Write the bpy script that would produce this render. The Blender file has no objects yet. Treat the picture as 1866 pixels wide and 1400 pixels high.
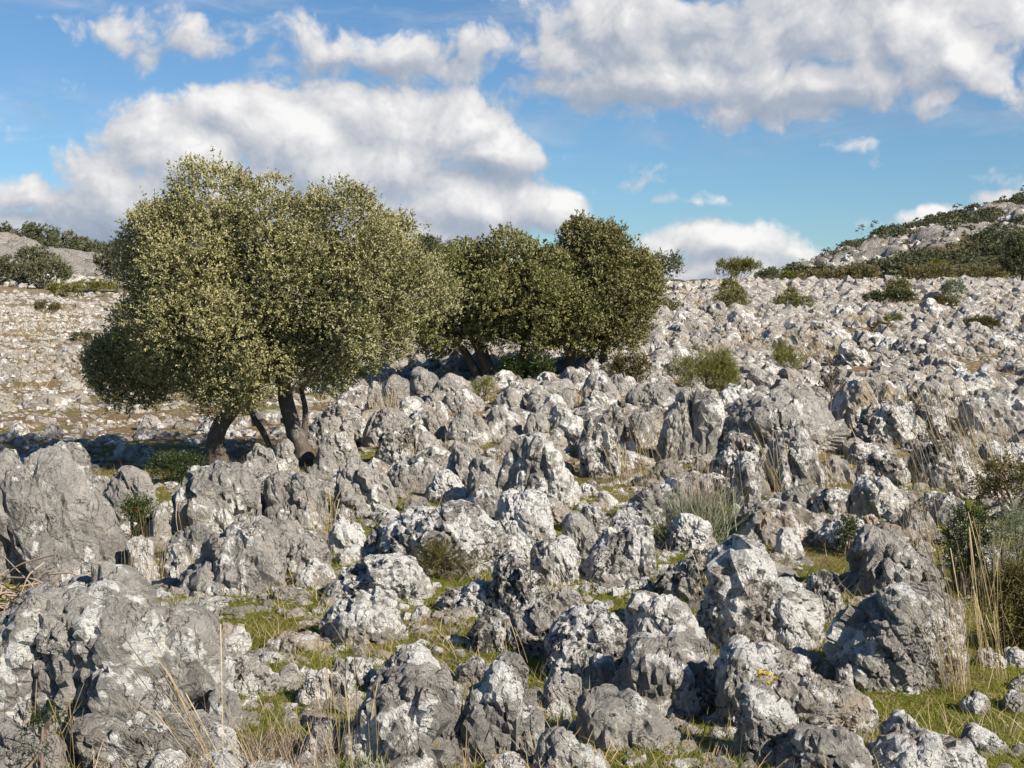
import bpy, math
import numpy as np
from mathutils import Vector

# ------------------------------------------------------------------ camera, sky, sun, exposure
S = bpy.context.scene
COL = S.collection
F = 2563.0                       # focal length in photo pixels (photo 1866 x 1400)
PITCH = math.atan(140.0 / F)
CAMZ = 1.6
cam = bpy.data.cameras.new("camera")
cam.sensor_fit = 'HORIZONTAL'
cam.angle = 2 * math.atan(933.0 / F)
cam.clip_start = 0.05
cam.clip_end = 8000
camo = bpy.data.objects.new("camera", cam)
COL.objects.link(camo)
camo.location = (0, 0, CAMZ)
camo.rotation_euler = (math.pi / 2 - PITCH, 0, 0)
S.camera = camo
S.view_settings.view_transform = 'Standard'
S.view_settings.look = 'None'
S.view_settings.exposure = 0.70
S.view_settings.gamma = 1.0
S.view_settings.use_curve_mapping = False
S.cycles.max_bounces = 5
S.cycles.diffuse_bounces = 3
S.cycles.transparent_max_bounces = 8

SUN_EL, SUN_AZ = math.radians(34), math.radians(52)     # azimuth: to the right of straight behind the camera
sun = bpy.data.lights.new("sun", 'SUN')
sun.energy = 5.0
sun.angle = math.radians(0.55)
sun.color = (1.0, 0.915, 0.79)
suno = bpy.data.objects.new("sun", sun)
COL.objects.link(suno)
toSun = Vector((math.sin(SUN_AZ) * math.cos(SUN_EL), -math.cos(SUN_AZ) * math.cos(SUN_EL), math.sin(SUN_EL)))
suno.rotation_euler = toSun.to_track_quat('Z', 'Y').to_euler()
suno.location = (20, -20, 30)


def pxdir(u, v):
    xc, yc = (u - 933.0) / F, -(v - 700.0) / F
    return (xc, math.cos(PITCH) + yc * math.sin(PITCH), -math.sin(PITCH) + yc * math.cos(PITCH))


class NT:
    """small helper for writing node trees"""
    def __init__(self, tree):
        self.t = tree; self.n = tree.nodes; self.l = tree.links
    def add(self, typ, ins=None, **kw):
        nd = self.n.new(typ)
        for k, v in kw.items():
            setattr(nd, k, v)
        for k, v in (ins or {}).items():
            self.set(nd.inputs[k], v)
        return nd
    def set(self, sock, v):
        if isinstance(v, bpy.types.NodeSocket):
            self.l.new(v, sock)
        elif isinstance(v, bpy.types.Node):
            self.l.new(v.outputs[0], sock)
        else:
            if hasattr(sock.default_value, '__len__') and not hasattr(v, '__len__'):
                v = (v,) * len(sock.default_value)
            if sock.type == 'RGBA' and len(v) == 3:
                v = (*v, 1)
            sock.default_value = v
    def m(self, op, a, b=0.0, c=0.0, clamp=False):
        nd = self.add('ShaderNodeMath', {0: a, 1: b, 2: c}, operation=op)
        nd.use_clamp = clamp
        return nd.outputs[0]
    def vm(self, op, a, b=(0, 0, 0)):
        nd = self.add('ShaderNodeVectorMath', {0: a, 1: b}, operation=op)
        return nd.outputs['Value'] if op in ('LENGTH', 'DOT_PRODUCT') else nd.outputs[0]
    def noise(self, vec, scale, detail=4, rough=0.55, dist=0.0):
        nd = self.add('ShaderNodeTexNoise', {'Vector': vec, 'Scale': scale, 'Detail': detail, 'Roughness': rough, 'Distortion': dist})
        return nd.outputs[0]
    def noisec(self, vec, scale, detail=2, rough=0.5):
        nd = self.add('ShaderNodeTexNoise', {'Vector': vec, 'Scale': scale, 'Detail': detail, 'Roughness': rough})
        return nd.outputs['Color']
    def smooth(self, x, a, b, lo=0.0, hi=1.0):
        nd = self.add('ShaderNodeMapRange', {'Value': x, 'From Min': a, 'From Max': b, 'To Min': lo, 'To Max': hi}, interpolation_type='SMOOTHSTEP')
        return nd.outputs[0]
    def mix(self, f, a, b, blend='MIX'):
        nd = self.n.new('ShaderNodeMix'); nd.data_type = 'RGBA'; nd.blend_type = blend
        self.set(nd.inputs[0], f); self.set(nd.inputs[6], a); self.set(nd.inputs[7], b)
        return nd.outputs[2]


# ---- the sky: Nishita air with procedural cumulus laid over the dome by azimuth and elevation
def skypos(u, v):
    x, y, z = pxdir(u, v)
    return (math.atan2(x, y) * 2.563, math.atan2(z, math.hypot(x, y)) * 2.563)

CLOUDS = [  # u, v, ru, rv, weight
    (330, 280, 140, 95, 1.15), (430, 215, 120, 65, 1), (560, 240, 200, 95, 1.1), (700, 225, 150, 80, 1.1), (850, 225, 130, 75, 1.1),
    (905, 285, 115, 85, 1.1), (650, 330, 280, 100, 1.1), (250, 380, 180, 110, 1.05), (400, 390, 230, 100, 1.05), (860, 380, 190, 70, 1.1),
    (1010, 385, 95, 45, 1), (700, 430, 320, 60, .8), (50, 355, 110, 50, .9), (80, 410, 170, 65, .8), (-100, 400, 150, 80, 1),
    (350, 60, 130, 65, .64), (290, 100, 70, 40, .42), (545, 65, 70, 60, .66), (600, 100, 140, 55, .7), (720, 95, 90, 40, .7),
    (860, 95, 70, 50, .75), (800, 125, 120, 35, .6), (560, 150, 110, 30, .5),
    (1030, 95, 110, 60, .8), (1150, 50, 220, 95, 1), (1400, 50, 320, 100, 1.1), (1650, 50, 230, 110, 1.1), (1765, 110, 110, 75, 1),
    (1250, 140, 270, 65, 1.1), (1510, 165, 260, 60, 1), (1690, 190, 80, 40, .7), (1080, 155, 150, 45, .8), (1350, 190, 150, 40, .8),
    (1335, 445, 140, 50, 1), (1215, 450, 85, 38, .9), (1440, 452, 75, 26, .8), (1330, 490, 200, 45, 1), (1710, 398, 120, 22, .7), (1830, 372, 60, 14, .7),
    (60, 30, 130, 24, .36), (180, 45, 110, 26, .38), (1555, 278, 52, 26, .33), (1255, 374, 70, 15, .40),
    (1160, 348, 45, 24, .33), (950, 8, 190, 12, .38), (95, 145, 30, 24, .24), (2100, 150, 250, 90, 1), (2200, 350, 250, 60, .9), (-350, 200, 220, 110, 1)]
GREYS = [  # darker bases of thick cloud, their shade painted into the cloud colour
    (920, 325, 170, 32, .6), (600, 345, 200, 40, .5), (230, 430, 270, 80, .95), (520, 400, 260, 70, .55), (1290, 60, 330, 55, .55), (1080, 165, 190, 50, .5),
    (1480, 185, 250, 50, .55), (900, 425, 190, 30, .45), (1350, 490, 200, 26, .35), (320, 95, 130, 45, .35), (700, 125, 300, 35, .45), (1640, 215, 100, 30, .4), (1500, 20, 260, 40, .4)]

world = bpy.data.worlds.new("World")
S.world = world
world.use_nodes = True
world.cycles.sampling_method = 'NONE'
W = NT(world.node_tree)
W.n.clear()
grp = bpy.data.node_groups.new("cloud_height", 'ShaderNodeTree')
grp.interface.new_socket('Vector', in_out='INPUT', socket_type='NodeSocketVector')
grp.interface.new_socket('Height', in_out='OUTPUT', socket_type='NodeSocketFloat')
grp.interface.new_socket('Grey', in_out='OUTPUT', socket_type='NodeSocketFloat')
G = NT(grp)
gi = G.n.new('NodeGroupInput'); go = G.n.new('NodeGroupOutput')
warp = G.vm('MULTIPLY', G.vm('SUBTRACT', G.noisec(gi.outputs[0], 4.5, 3), (0.5, 0.5, 0.5)), (0.16, 0.12, 0))
pw = G.vm('ADD', gi.outputs[0], warp)

def blobs(lst):
    acc = None
    for (u, v, ru, rv, w) in lst:
        a, e = skypos(u, v)
        d = G.vm('MULTIPLY', G.vm('SUBTRACT', pw, (a, e, 0)), (1000.0 / ru, 1000.0 / rv, 0))
        f = G.m('MULTIPLY_ADD', G.vm('LENGTH', d), -w * .8, w)
        acc = f if acc is None else G.add('ShaderNodeMath', {0: acc, 1: f, 2: 0.12}, operation='SMOOTH_MAX').outputs[0]
    return acc
fld = blobs(CLOUDS)
puff = G.noise(gi.outputs[0], 6.5, 9, 0.62, 0.2)
bil = None
for (sc_, am_) in ((5.5, 1.5), (12.0, .9), (27.0, .5), (58.0, .26)):
    t_ = G.m('MULTIPLY', G.m('ABSOLUTE', G.m('SUBTRACT', G.noise(pw, sc_, 1, 0.5), 0.5)), am_)
    bil = t_ if bil is None else G.m('ADD', bil, t_)
puff2 = G.m('ADD', bil, 0.20)
hh = G.m('ADD', fld, G.m('MULTIPLY', G.m('SUBTRACT', puff, 0.5), 1.15))
hh = G.m('ADD', hh, G.m('MULTIPLY', G.m('SUBTRACT', puff2, 0.5), 1.0))
G.set(go.inputs['Height'], hh)
G.set(go.inputs['Grey'], G.m('MAXIMUM', blobs(GREYS), 0.0))

tc = W.n.new('ShaderNodeTexCoord')
sep = W.add('ShaderNodeSeparateXYZ', {0: tc.outputs['Generated']})
az = W.m('MULTIPLY', W.m('ARCTAN2', sep.outputs[0], sep.outputs[1]), 2.563)
el = W.m('MULTIPLY', W.m('ARCSINE', sep.outputs[2]), 2.563)
P = W.add('ShaderNodeCombineXYZ', {0: az, 1: el})

def cg(vec):
    nd = W.n.new('ShaderNodeGroup'); nd.node_tree = grp
    W.set(nd.inputs[0], vec)
    return nd.outputs[0], nd.outputs[1]
h0, g0 = cg(P.outputs[0])
h1, _ = cg(W.vm('ADD', P.outputs[0], (0.022, 0.030, 0)))
alpha = W.smooth(h0, 0.02, 0.42)
veil = W.m('MULTIPLY', W.smooth(W.noise(W.vm('MULTIPLY', P.outputs[0], (2.2, 9.0, 1)), 1.6, 6, 0.62, 0.6), 0.40, 0.74), 0.42)
vm_ = W.m('ADD', W.smooth(W.m('ABSOLUTE', W.m('SUBTRACT', el, 0.325)), 0.10, 0.0), W.smooth(W.m('ABSOLUTE', W.m('SUBTRACT', el, 0.53)), 0.09, 0.0))
alpha = W.m('MAXIMUM', alpha, W.m('MULTIPLY', veil, vm_))
lit = W.m('MULTIPLY', W.m('SUBTRACT', h0, h1), 0.52)  # sunward slopes of the clouds brightened, lighting put into their colour
br = W.m('ADD', 0.60, lit)
br = W.m('SUBTRACT', br, W.m('MULTIPLY', g0, 0.62))
br = W.m('ADD', br, W.m('MULTIPLY', W.smooth(h0, 0.3, 1.3), 0.22), clamp=True)
ccol = W.add('ShaderNodeValToRGB', {0: br})
cr = ccol.color_ramp
cr.elements[0].position = 0.0; cr.elements[0].color = (0.23, 0.28, 0.36, 1)
cr.elements[1].position = 1.0; cr.elements[1].color = (0.73, 0.72, 0.71, 1)
e = cr.elements.new(0.35); e.color = (0.32, 0.355, 0.42, 1)
e = cr.elements.new(0.68); e.color = (0.53, 0.53, 0.545, 1)
sky = W.n.new('ShaderNodeTexSky')
sky.sky_type = 'NISHITA'
sky.sun_disc = False
sky.sun_elevation = SUN_EL
sky.sun_rotation = math.pi - SUN_AZ
sky.altitude = 1000; sky.air_density = 1.0; sky.dust_density = 0.3; sky.ozone_density = 2.0
SKY_STRENGTH = 0.08
# cloud colours are radiances: divide them by the background strength
cl = W.vm('SCALE', ccol.outputs[0]); cl.node.inputs['Scale'].default_value = 0.82 / SKY_STRENGTH
tint = W.mix(1.0, sky.outputs[0], (0.50, 0.68, 0.82, 1), 'MULTIPLY')
full = W.mix(W.m('MULTIPLY', alpha, 0.97), tint, cl)
bg = W.add('ShaderNodeBackground', {'Color': full, 'Strength': SKY_STRENGTH})
wo = W.n.new('ShaderNodeOutputWorld')
W.set(wo.inputs[0], bg.outputs[0])

# ------------------------------------------------------------------ numpy helpers
def hash3(ix, iy, iz, seed):
    h = (ix.astype(np.uint32) * np.uint32(374761393) + iy.astype(np.uint32) * np.uint32(668265263)
         + iz.astype(np.uint32) * np.uint32(2147483647) + np.uint32((seed * 974634777) & 0xffffffff))
    h = (h ^ (h >> np.uint32(13))) * np.uint32(1274126177)
    h = (h ^ (h >> np.uint32(15))) * np.uint32(2246822519)
    return h ^ (h >> np.uint32(16))

def gnoise(p, seed=0):
    """gradient noise, about -1..1"""
    p = np.asarray(p, dtype=np.float64)
    i = np.floor(p).astype(np.int64); f = p - i
    w = f * f * f * (f * (f * 6 - 15) + 10)
    out = 0
    for dx in (0, 1):
        for dy in (0, 1):
            for dz in (0, 1):
                h = hash3(i[:, 0] + dx, i[:, 1] + dy, i[:, 2] + dz, seed)
                gx = (h & np.uint32(1023)).astype(np.float64) / 511.5 - 1
                gy = ((h >> np.uint32(10)) & np.uint32(1023)).astype(np.float64) / 511.5 - 1
                gz = ((h >> np.uint32(20)) & np.uint32(1023)).astype(np.float64) / 511.5 - 1
                d = gx * (f[:, 0] - dx) + gy * (f[:, 1] - dy) + gz * (f[:, 2] - dz)
                wt = (w[:, 0] if dx else 1 - w[:, 0]) * (w[:, 1] if dy else 1 - w[:, 1]) * (w[:, 2] if dz else 1 - w[:, 2])
                out = out + d * wt
    return out * 1.3

def fbm(p, octv=4, seed=0, gain=0.5):
    a, s, out = 1.0, 1.0, 0
    for k in range(octv):
        out = out + a * gnoise(np.asarray(p) * s + 17.3 * k, seed + k)
        a *= gain; s *= 2.03
    return out

def n2(x, y, s, seed=0, octv=3):
    x = np.atleast_1d(np.asarray(x, float)); y = np.atleast_1d(np.asarray(y, float))
    return fbm(np.stack([x.ravel() * s, y.ravel() * s, np.full(x.size, 3.7)], 1), octv, seed).reshape(x.shape)

def sstep(x, a, b):
    t = np.clip((x - a) / (b - a), 0, 1)
    return t * t * (3 - 2 * t)

def mesh_obj(name, verts, faces, mat, parent=None, smooth=None, attrs=None, mesh=None):
    """one mesh object from numpy arrays (faces: m x k)"""
    me = bpy.data.meshes.new(name)
    verts = np.ascontiguousarray(verts, dtype=np.float32); faces = np.ascontiguousarray(faces, dtype=np.int32)
    m, k = faces.shape
    me.vertices.add(len(verts)); me.vertices.foreach_set('co', verts.ravel())
    me.loops.add(m * k); me.loops.foreach_set('vertex_index', faces.ravel())
    me.polygons.add(m); me.polygons.foreach_set('loop_start', np.arange(0, m * k, k, dtype=np.int32))
    me.polygons.foreach_set('use_smooth', np.full(m, (mat is not LIME) if smooth is None else smooth, dtype=bool))
    for an, av in (attrs or {}).items():
        at = me.attributes.new(an, 'FLOAT', 'POINT')
        at.data.foreach_set('value', np.ascontiguousarray(av, dtype=np.float32))
    me.update(calc_edges=True)
    if mat: me.materials.append(mat)
    o = bpy.data.objects.new(name, me)
    COL.objects.link(o)
    if parent: o.parent = parent
    return o

LABELS = {}
def tag(o, label=None, cat=None, group=None, kind=None):
    if label:
        if group is None and label in LABELS: raise RuntimeError('label twice: ' + label)
        LABELS[label] = 1
        o['label'] = label
    if cat: o['category'] = cat
    if group: o['group'] = group
    if kind: o['kind'] = kind
    return o

def empty(name, loc):
    o = bpy.data.objects.new(name, None)
    o.empty_display_size = 0.2
    COL.objects.link(o); o.location = loc
    return o

# ------------------------------------------------------------------ terrain
ridge_u = [-900, -300, 0, 60, 110, 180, 240, 400, 600, 760, 800, 850, 950, 1050, 1180, 1380, 1415, 1480, 1560, 1640, 1740, 1866, 2000, 2600]
ridge_v = [395, 405, 420, 436, 456, 474, 468, 458, 450, 438, 448, 462, 492, 516, 521, 513, 507, 486, 453, 423, 397, 369, 335, 300]
YS = np.log([0.5, 3, 5, 8, 12, 15, 17, 22, 30, 38, 50, 60, 70, 85, 110])
PROF_U = np.array([150., 1000., 1500.])
PROF_Z = np.array([
    [0, 0, 0, -.10, -.15, -.13, -.10, -.03, .10, .27, .58, .80, 1.12, 1.60, 2.55],
    [0, 0, 0, -.05, -.03, .03, .17, .46, .72, 1.05, 1.55, 2.00, 2.45, 2.75, 3.05],
    [0, 0, -.03, -.07, .05, .17, .25, .42, .75, 1.05, 1.60, 2.15, 2.70, 2.95, 3.25]])

def ground(x, y, rough=True):
    x = np.asarray(x, float); y = np.maximum(np.asarray(y, float), 0.5)
    u = 933 + F * x / y
    ly = np.log(y)
    zs = [np.interp(ly, YS, PROF_Z[k]) for k in range(3)]
    t1 = sstep(u, 150, 1000); t2 = sstep(u, 1000, 1500)
    z = zs[0] * (1 - t1) + zs[1] * (t1 - t2) + zs[2] * t2
    rv = np.interp(u, ridge_u, ridge_v)
    zr = CAMZ + (560 - rv) / F * 260.0
    z110 = PROF_Z[0][-1] * (1 - t1) + PROF_Z[1][-1] * (t1 - t2) + PROF_Z[2][-1] * t2
    far = z110 + (zr - z110) * np.clip((y - 110) / 150.0, 0, 1) ** 0.9
    far = np.where(y > 260, zr - (y - 260) * 0.012, far)
    z = np.where(y > 110, far, z)
    if rough:
        xx, yy = np.atleast_1d(x), np.atleast_1d(y)
        amp = np.minimum(yy / 8.0, 1.0)
        z = z + (n2(xx, yy, 0.6, 5, 3) * 0.07 * amp + n2(xx, yy, 2.6, 9, 2) * 0.025).reshape(np.shape(z))
        z = z + np.where(yy > 115, n2(xx, yy, 0.09, 4, 4) * 1.1 * sstep(yy, 115, 160), 0).reshape(np.shape(z))
    return z

def hit(u, v):
    """where the ray through a photo pixel meets the bare terrain"""
    d = pxdir(u, v)
    ys = np.exp(np.linspace(math.log(2.0), math.log(400), 4000))
    x = d[0] / d[1] * ys; z = CAMZ + d[2] / d[1] * ys
    below = np.where(z <= ground(x, ys, False))[0]
    k = below[0] if len(below) else len(ys) - 1
    return float(x[k]), float(ys[k])

def at_depth(u, v, y):
    d = pxdir(u, v)
    return (d[0] / d[1] * y, y, CAMZ + d[2] / d[1] * y)

def project(x, y, z):
    dx, dy, dz = x, y, z - CAMZ
    f = dy * math.cos(PITCH) - dz * math.sin(PITCH)
    up = dy * math.sin(PITCH) + dz * math.cos(PITCH)
    return 933 + F * dx / f, 700 - F * up / f

# ------------------------------------------------------------------ materials
def new_mat(name):
    m = bpy.data.materials.new(name); m.use_nodes = True
    N = NT(m.node_tree); N.n.clear()
    out = N.n.new('ShaderNodeOutputMaterial')
    return m, N, out

def make_limestone():
    m, N, out = new_mat('limestone')
    geo = N.n.new('ShaderNodeNewGeometry'); pos = geo.outputs['Position']
    oi = N.n.new('ShaderNodeObjectInfo')
    prm = N.add('ShaderNodeSeparateColor', {0: oi.outputs['Color']})
    wl, dk, oc = prm.outputs[0], prm.outputs[1], prm.outputs[2]
    big = N.noise(pos, 1.7, 5, 0.6)
    mid = N.noise(pos, 9.0, 6, 0.65, 0.3)
    fine = N.noise(pos, 60.0, 5, 0.7)
    base = N.mix(N.smooth(big, 0.36, 0.64), (0.27, 0.26, 0.245), (0.45, 0.43, 0.40))
    base = N.mix(N.smooth(mid, 0.42, 0.74), base, (0.50, 0.48, 0.45))
    base = N.mix(0.55, base, N.mix(fine, (0.10, 0.10, 0.10), (0.95, 0.93, 0.9)), 'OVERLAY')
    # warm iron staining
    st = N.m('MULTIPLY', N.smooth(N.noise(pos, 3.3, 5, 0.6), 0.55, 0.72), oc)
    base = N.mix(st, base, (0.50, 0.34, 0.19))
    base = N.mix(N.m('MULTIPLY', oc, 0.6), base, N.mix(1.0, base, (1.22, 1.06, 0.89), 'MULTIPLY'))
    # white crusty lichen, in blotches with hard edges
    wn = N.m('ADD', N.m('MULTIPLY', N.noise(pos, 4.0, 7, 0.64, 0.5), 0.78), N.m('MULTIPLY', N.noise(pos, 19.0, 4, 0.6), 0.22))
    wthr = N.m('MULTIPLY_ADD', wl, -0.20, 0.628)
    wm = N.smooth(N.m('SUBTRACT', wn, wthr), -0.008, 0.022)
    wcol = N.mix(fine, (0.64, 0.625, 0.59), (0.92, 0.90, 0.86))
    base = N.mix(wm, base, wcol)
    # black crust in spots and speckles
    dn = N.m('ADD', N.m('MULTIPLY', N.noise(pos, 31.0, 5, 0.72, 0.5), 0.62), N.m('MULTIPLY', N.noise(pos, 5.3, 3, 0.6), 0.38))
    dthr = N.m('MULTIPLY_ADD', dk, -0.17, 0.665)
    dm = N.smooth(N.m('SUBTRACT', dn, dthr), -0.012, 0.03)
    base = N.mix(N.m('MULTIPLY', dm, 0.92), base, (0.045, 0.042, 0.040))
    # thin dark fissures
    fs = N.m('ABSOLUTE', N.m('SUBTRACT', N.noise(N.vm('MULTIPLY', pos, (1.2, 1.2, .75)), 5.5, 5, 0.6, 0.6), 0.5))
    fis = N.m('MULTIPLY', N.smooth(fs, 0.0, 0.013, 1.0, 0.0), N.smooth(N.noise(pos, 2.3, 3), 0.41, 0.53))
    base = N.mix(N.m('MULTIPLY', fis, 0.85), base, (0.035, 0.032, 0.03))
    # a little orange lichen
    om = N.m('MULTIPLY', N.smooth(N.noise(pos, 12.0, 4, 0.6), 0.74, 0.78), N.smooth(N.noise(pos, 1.1, 2), 0.52, 0.6))
    base = N.mix(om, base, (0.45, 0.26, 0.05))
    # relief: scallops, pits and grain
    vor = N.add('ShaderNodeTexVoronoi', {'Vector': N.vm('ADD', pos, N.vm('SCALE', N.noisec(pos, 8, 2))), 'Scale': 24.0}, feature='F1')
    for nd in N.n:
        if nd.type == 'VECT_MATH' and nd.operation == 'SCALE': nd.inputs['Scale'].default_value = 0.09
    pit = N.smooth(vor.outputs['Distance'], 0.05, 0.42)
    hgt = N.m('ADD', N.m('MULTIPLY', N.noise(pos, 14.0, 8, 0.72, 0.5), 1.0), N.m('MULTIPLY', pit, 0.16))
    hgt = N.m('ADD', hgt, N.m('MULTIPLY', N.noise(pos, 55.0, 5, 0.7, 0.3), 0.30))
    hgt = N.m('ADD', hgt, N.m('MULTIPLY', wm, 0.03))
    hgt = N.m('SUBTRACT', hgt, N.m('MULTIPLY', dm, 0.10))
    hgt = N.m('SUBTRACT', hgt, N.m('MULTIPLY', fis, 0.25))
    bump = N.add('ShaderNodeBump', {'Strength': 1.0, 'Distance': 0.085, 'Height': hgt})
    bs = N.add('ShaderNodeBsdfPrincipled', {'Base Color': base, 'Roughness': 0.92, 'Normal': bump.outputs[0], 'Specular IOR Level': 0.2})
    N.set(out.inputs[0], bs.outputs[0])
    return m

def make_ground():
    m, N, out = new_mat('stony_grass_soil')
    geo = N.n.new('ShaderNodeNewGeometry'); pos = geo.outputs['Position']
    a = N.noise(pos, 0.8, 5, 0.6); b = N.noise(pos, 5.0, 6, 0.7); c = N.noise(pos, 45.0, 4, 0.7)
    soil = N.mix(b, (0.10, 0.068, 0.038), (0.30, 0.215, 0.12))
    moss = N.mix(c, (0.075, 0.080, 0.014), (0.25, 0.22, 0.05))
    straw = N.mix(c, (0.19, 0.14, 0.065), (0.42, 0.33, 0.19))
    sp = N.add('ShaderNodeSeparateXYZ', {0: pos})
    near = N.smooth(sp.outputs[1], 9, 17, 0.16, -0.04)
    col = N.mix(N.smooth(N.m('ADD', a, near), 0.46, 0.60), soil, moss)
    col = N.mix(N.smooth(b, 0.52, 0.66), col, straw)
    # loose pale chips of limestone lying in the soil
    v = N.add('ShaderNodeTexVoronoi', {'Vector': pos, 'Scale': 9.0, 'Randomness': 1.0}, feature='F1')
    far = N.smooth(sp.outputs[1], 10, 30, 0.0, 0.20)
    chip = N.m('MULTIPLY', N.smooth(N.m('SUBTRACT', N.m('ADD', N.m('MULTIPLY', b, 0.25), far), v.outputs['Distance']), -0.05, 0.0), N.smooth(a, 0.40, 0.52))
    chipc = N.mix(v.outputs['Color'], (0.34, 0.32, 0.29), (0.66, 0.63, 0.58))
    col = N.mix(chip, col, chipc)
    h = N.m('ADD', N.m('MULTIPLY', c, 0.5), N.m('ADD', b, N.m('MULTIPLY', chip, 0.5)))
    bump = N.add('ShaderNodeBump', {'Strength': 0.9, 'Distance': 0.06, 'Height': h})
    bs = N.add('ShaderNodeBsdfPrincipled', {'Base Color': col, 'Roughness': 0.95, 'Normal': bump.outputs[0], 'Specular IOR Level': 0.1})
    N.set(out.inputs[0], bs.outputs[0])
    return m

def make_hill():
    m, N, out = new_mat('hillside')
    geo = N.n.new('ShaderNodeNewGeometry'); pos = geo.outputs['Position']
    at = N.add('ShaderNodeAttribute', attribute_name='rock')
    a = N.noise(pos, 0.06, 5, 0.65); b = N.noise(pos, 0.35, 6, 0.7); c = N.noise(pos, 2.6, 6, 0.75)
    scrub = N.mix(b, (0.055, 0.055, 0.022), (0.24, 0.19, 0.10))
    rock = N.mix(c, (0.24, 0.22, 0.19), (0.62, 0.57, 0.50))
    f = N.smooth(N.m('ADD', at.outputs['Fac'], N.m('MULTIPLY', N.m('SUBTRACT', b, 0.5), 2.6)), 0.45, 0.80)
    col = N.mix(f, scrub, rock)
    bump = N.add('ShaderNodeBump', {'Strength': 1.0, 'Distance': 1.2, 'Height': N.m('ADD', b, N.m('MULTIPLY', c, 0.6))})
    bs = N.add('ShaderNodeBsdfPrincipled', {'Base Color': col, 'Roughness': 0.95, 'Normal': bump.outputs[0], 'Specular IOR Level': 0.1})
    N.set(out.inputs[0], bs.outputs[0])
    return m

def make_leaf(name, dark, light, under, trans=0.25, rough=0.42, spec=0.45):
    """leaves: colour varies from leaf to leaf by the 'tint' attribute; pale felt underside"""
    m, N, out = new_mat(name)
    at = N.add('ShaderNodeAttribute', attribute_name='tint')
    col = N.mix(at.outputs['Fac'], dark, light)
    geo = N.n.new('ShaderNodeNewGeometry')
    if under: col = N.mix(N.m('MULTIPLY', geo.outputs['Backfacing'], 0.8), col, under)
    bs = N.add('ShaderNodeBsdfPrincipled', {'Base Color': col, 'Roughness': rough, 'Specular IOR Level': spec})
    tr = N.add('ShaderNodeBsdfTranslucent', {'Color': N.mix(1.0, col, (1.0, 1.1, 0.45), 'MULTIPLY')})
    mx = N.add('ShaderNodeMixShader', {0: trans, 1: bs.outputs[0], 2: tr.outputs[0]})
    N.set(out.inputs[0], mx.outputs[0])
    return m

def make_bark():
    m, N, out = new_mat('bark')
    geo = N.n.new('ShaderNodeNewGeometry'); pos = geo.outputs['Position']
    st = N.vm('MULTIPLY', pos, (1, 1, 0.28))
    a = N.noise(st, 34, 6, 0.7, 0.4); b = N.noise(pos, 6, 4)
    col = N.mix(a, (0.028, 0.022, 0.017), (0.19, 0.15, 0.115))
    col = N.mix(N.m('MULTIPLY', N.smooth(b, 0.58, 0.68), 0.5), col, (0.27, 0.27, 0.24))
    bump = N.add('ShaderNodeBump', {'Strength': 0.9, 'Distance': 0.03, 'Height': a})
    bs = N.add('ShaderNodeBsdfPrincipled', {'Base Color': col, 'Roughness': 0.9, 'Normal': bump.outputs[0]})
    N.set(out.inputs[0], bs.outputs[0])
    return m

LIME = make_limestone()
GROUND = make_ground()
HILL = make_hill()
BARK = make_bark()
OAK = make_leaf('holm_oak_leaf', (0.042, 0.062, 0.014), (0.50, 0.435, 0.175), (0.40, 0.365, 0.22), 0.10, 0.45, 0.35)
OAK2 = make_leaf('holm_oak_leaf_olive', (0.055, 0.072, 0.015), (0.33, 0.305, 0.105), (0.31, 0.29, 0.14), 0.14, 0.5, 0.3)
OAK3 = make_leaf('holm_oak_leaf_bronze', (0.052, 0.060, 0.016), (0.32, 0.28, 0.105), (0.30, 0.27, 0.13), 0.14, 0.5, 0.3)
FARLEAF = make_leaf('far_evergreen_leaf', (0.052, 0.062, 0.032), (0.21, 0.205, 0.11), None, 0.08, 0.6, 0.2)
BROOM = make_leaf('broom_leaf', (0.09, 0.10, 0.022), (0.34, 0.31, 0.09), None, 0.2, 0.6, 0.2)
GREENBUSH = make_leaf('green_bush_leaf', (0.020, 0.036, 0.007), (0.095, 0.115, 0.024), None, 0.2, 0.4)  # darkened to put the low shrub's shade into the leaf colour
BROWNBUSH = make_leaf('brown_bush_leaf', (0.06, 0.055, 0.018), (0.21, 0.165, 0.06), None, 0.15, 0.6, 0.2)
REDLEAF = make_leaf('red_leaf', (0.20, 0.03, 0.015), (0.40, 0.09, 0.03), None, 0.2)
GREYLEAF = make_leaf('grey_lavender_leaf', (0.12, 0.145, 0.085), (0.34, 0.36, 0.25), None, 0.15, 0.7, 0.1)
GRASS = make_leaf('grass_blade', (0.07, 0.118, 0.011), (0.30, 0.295, 0.055), None, 0.35, 0.55, 0.2)
STRAW = make_leaf('dry_straw', (0.22, 0.155, 0.08), (0.56, 0.45, 0.27), None, 0.2, 0.6, 0.2)
TWIG = make_leaf('dead_twig', (0.14, 0.10, 0.075), (0.40, 0.32, 0.25), None, 0.0, 0.8, 0.1)
SCRUB = make_leaf('hill_scrub_leaf', (0.12, 0.105, 0.05), (0.36, 0.30, 0.15), None, 0.1, 0.7, 0.1)
YELLOW = make_leaf('yellow_lichen', (0.26, 0.17, 0.01), (0.40, 0.28, 0.03), None, 0.0, 0.9, 0.1)

# ------------------------------------------------------------------ ground and hills
def polar(y0, y1, rings, cols, half):
    ys = np.exp(np.linspace(math.log(y0), math.log(y1), rings))
    tn = np.linspace(-half, half, cols)
    Y, T = np.meshgrid(ys, tn, indexing='ij')
    X = T * Y
    idx = np.arange(rings * cols).reshape(rings, cols)
    fc = np.stack([idx[:-1, :-1], idx[:-1, 1:], idx[1:, 1:], idx[1:, :-1]], -1).reshape(-1, 4)
    return X.ravel(), Y.ravel(), fc

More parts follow.
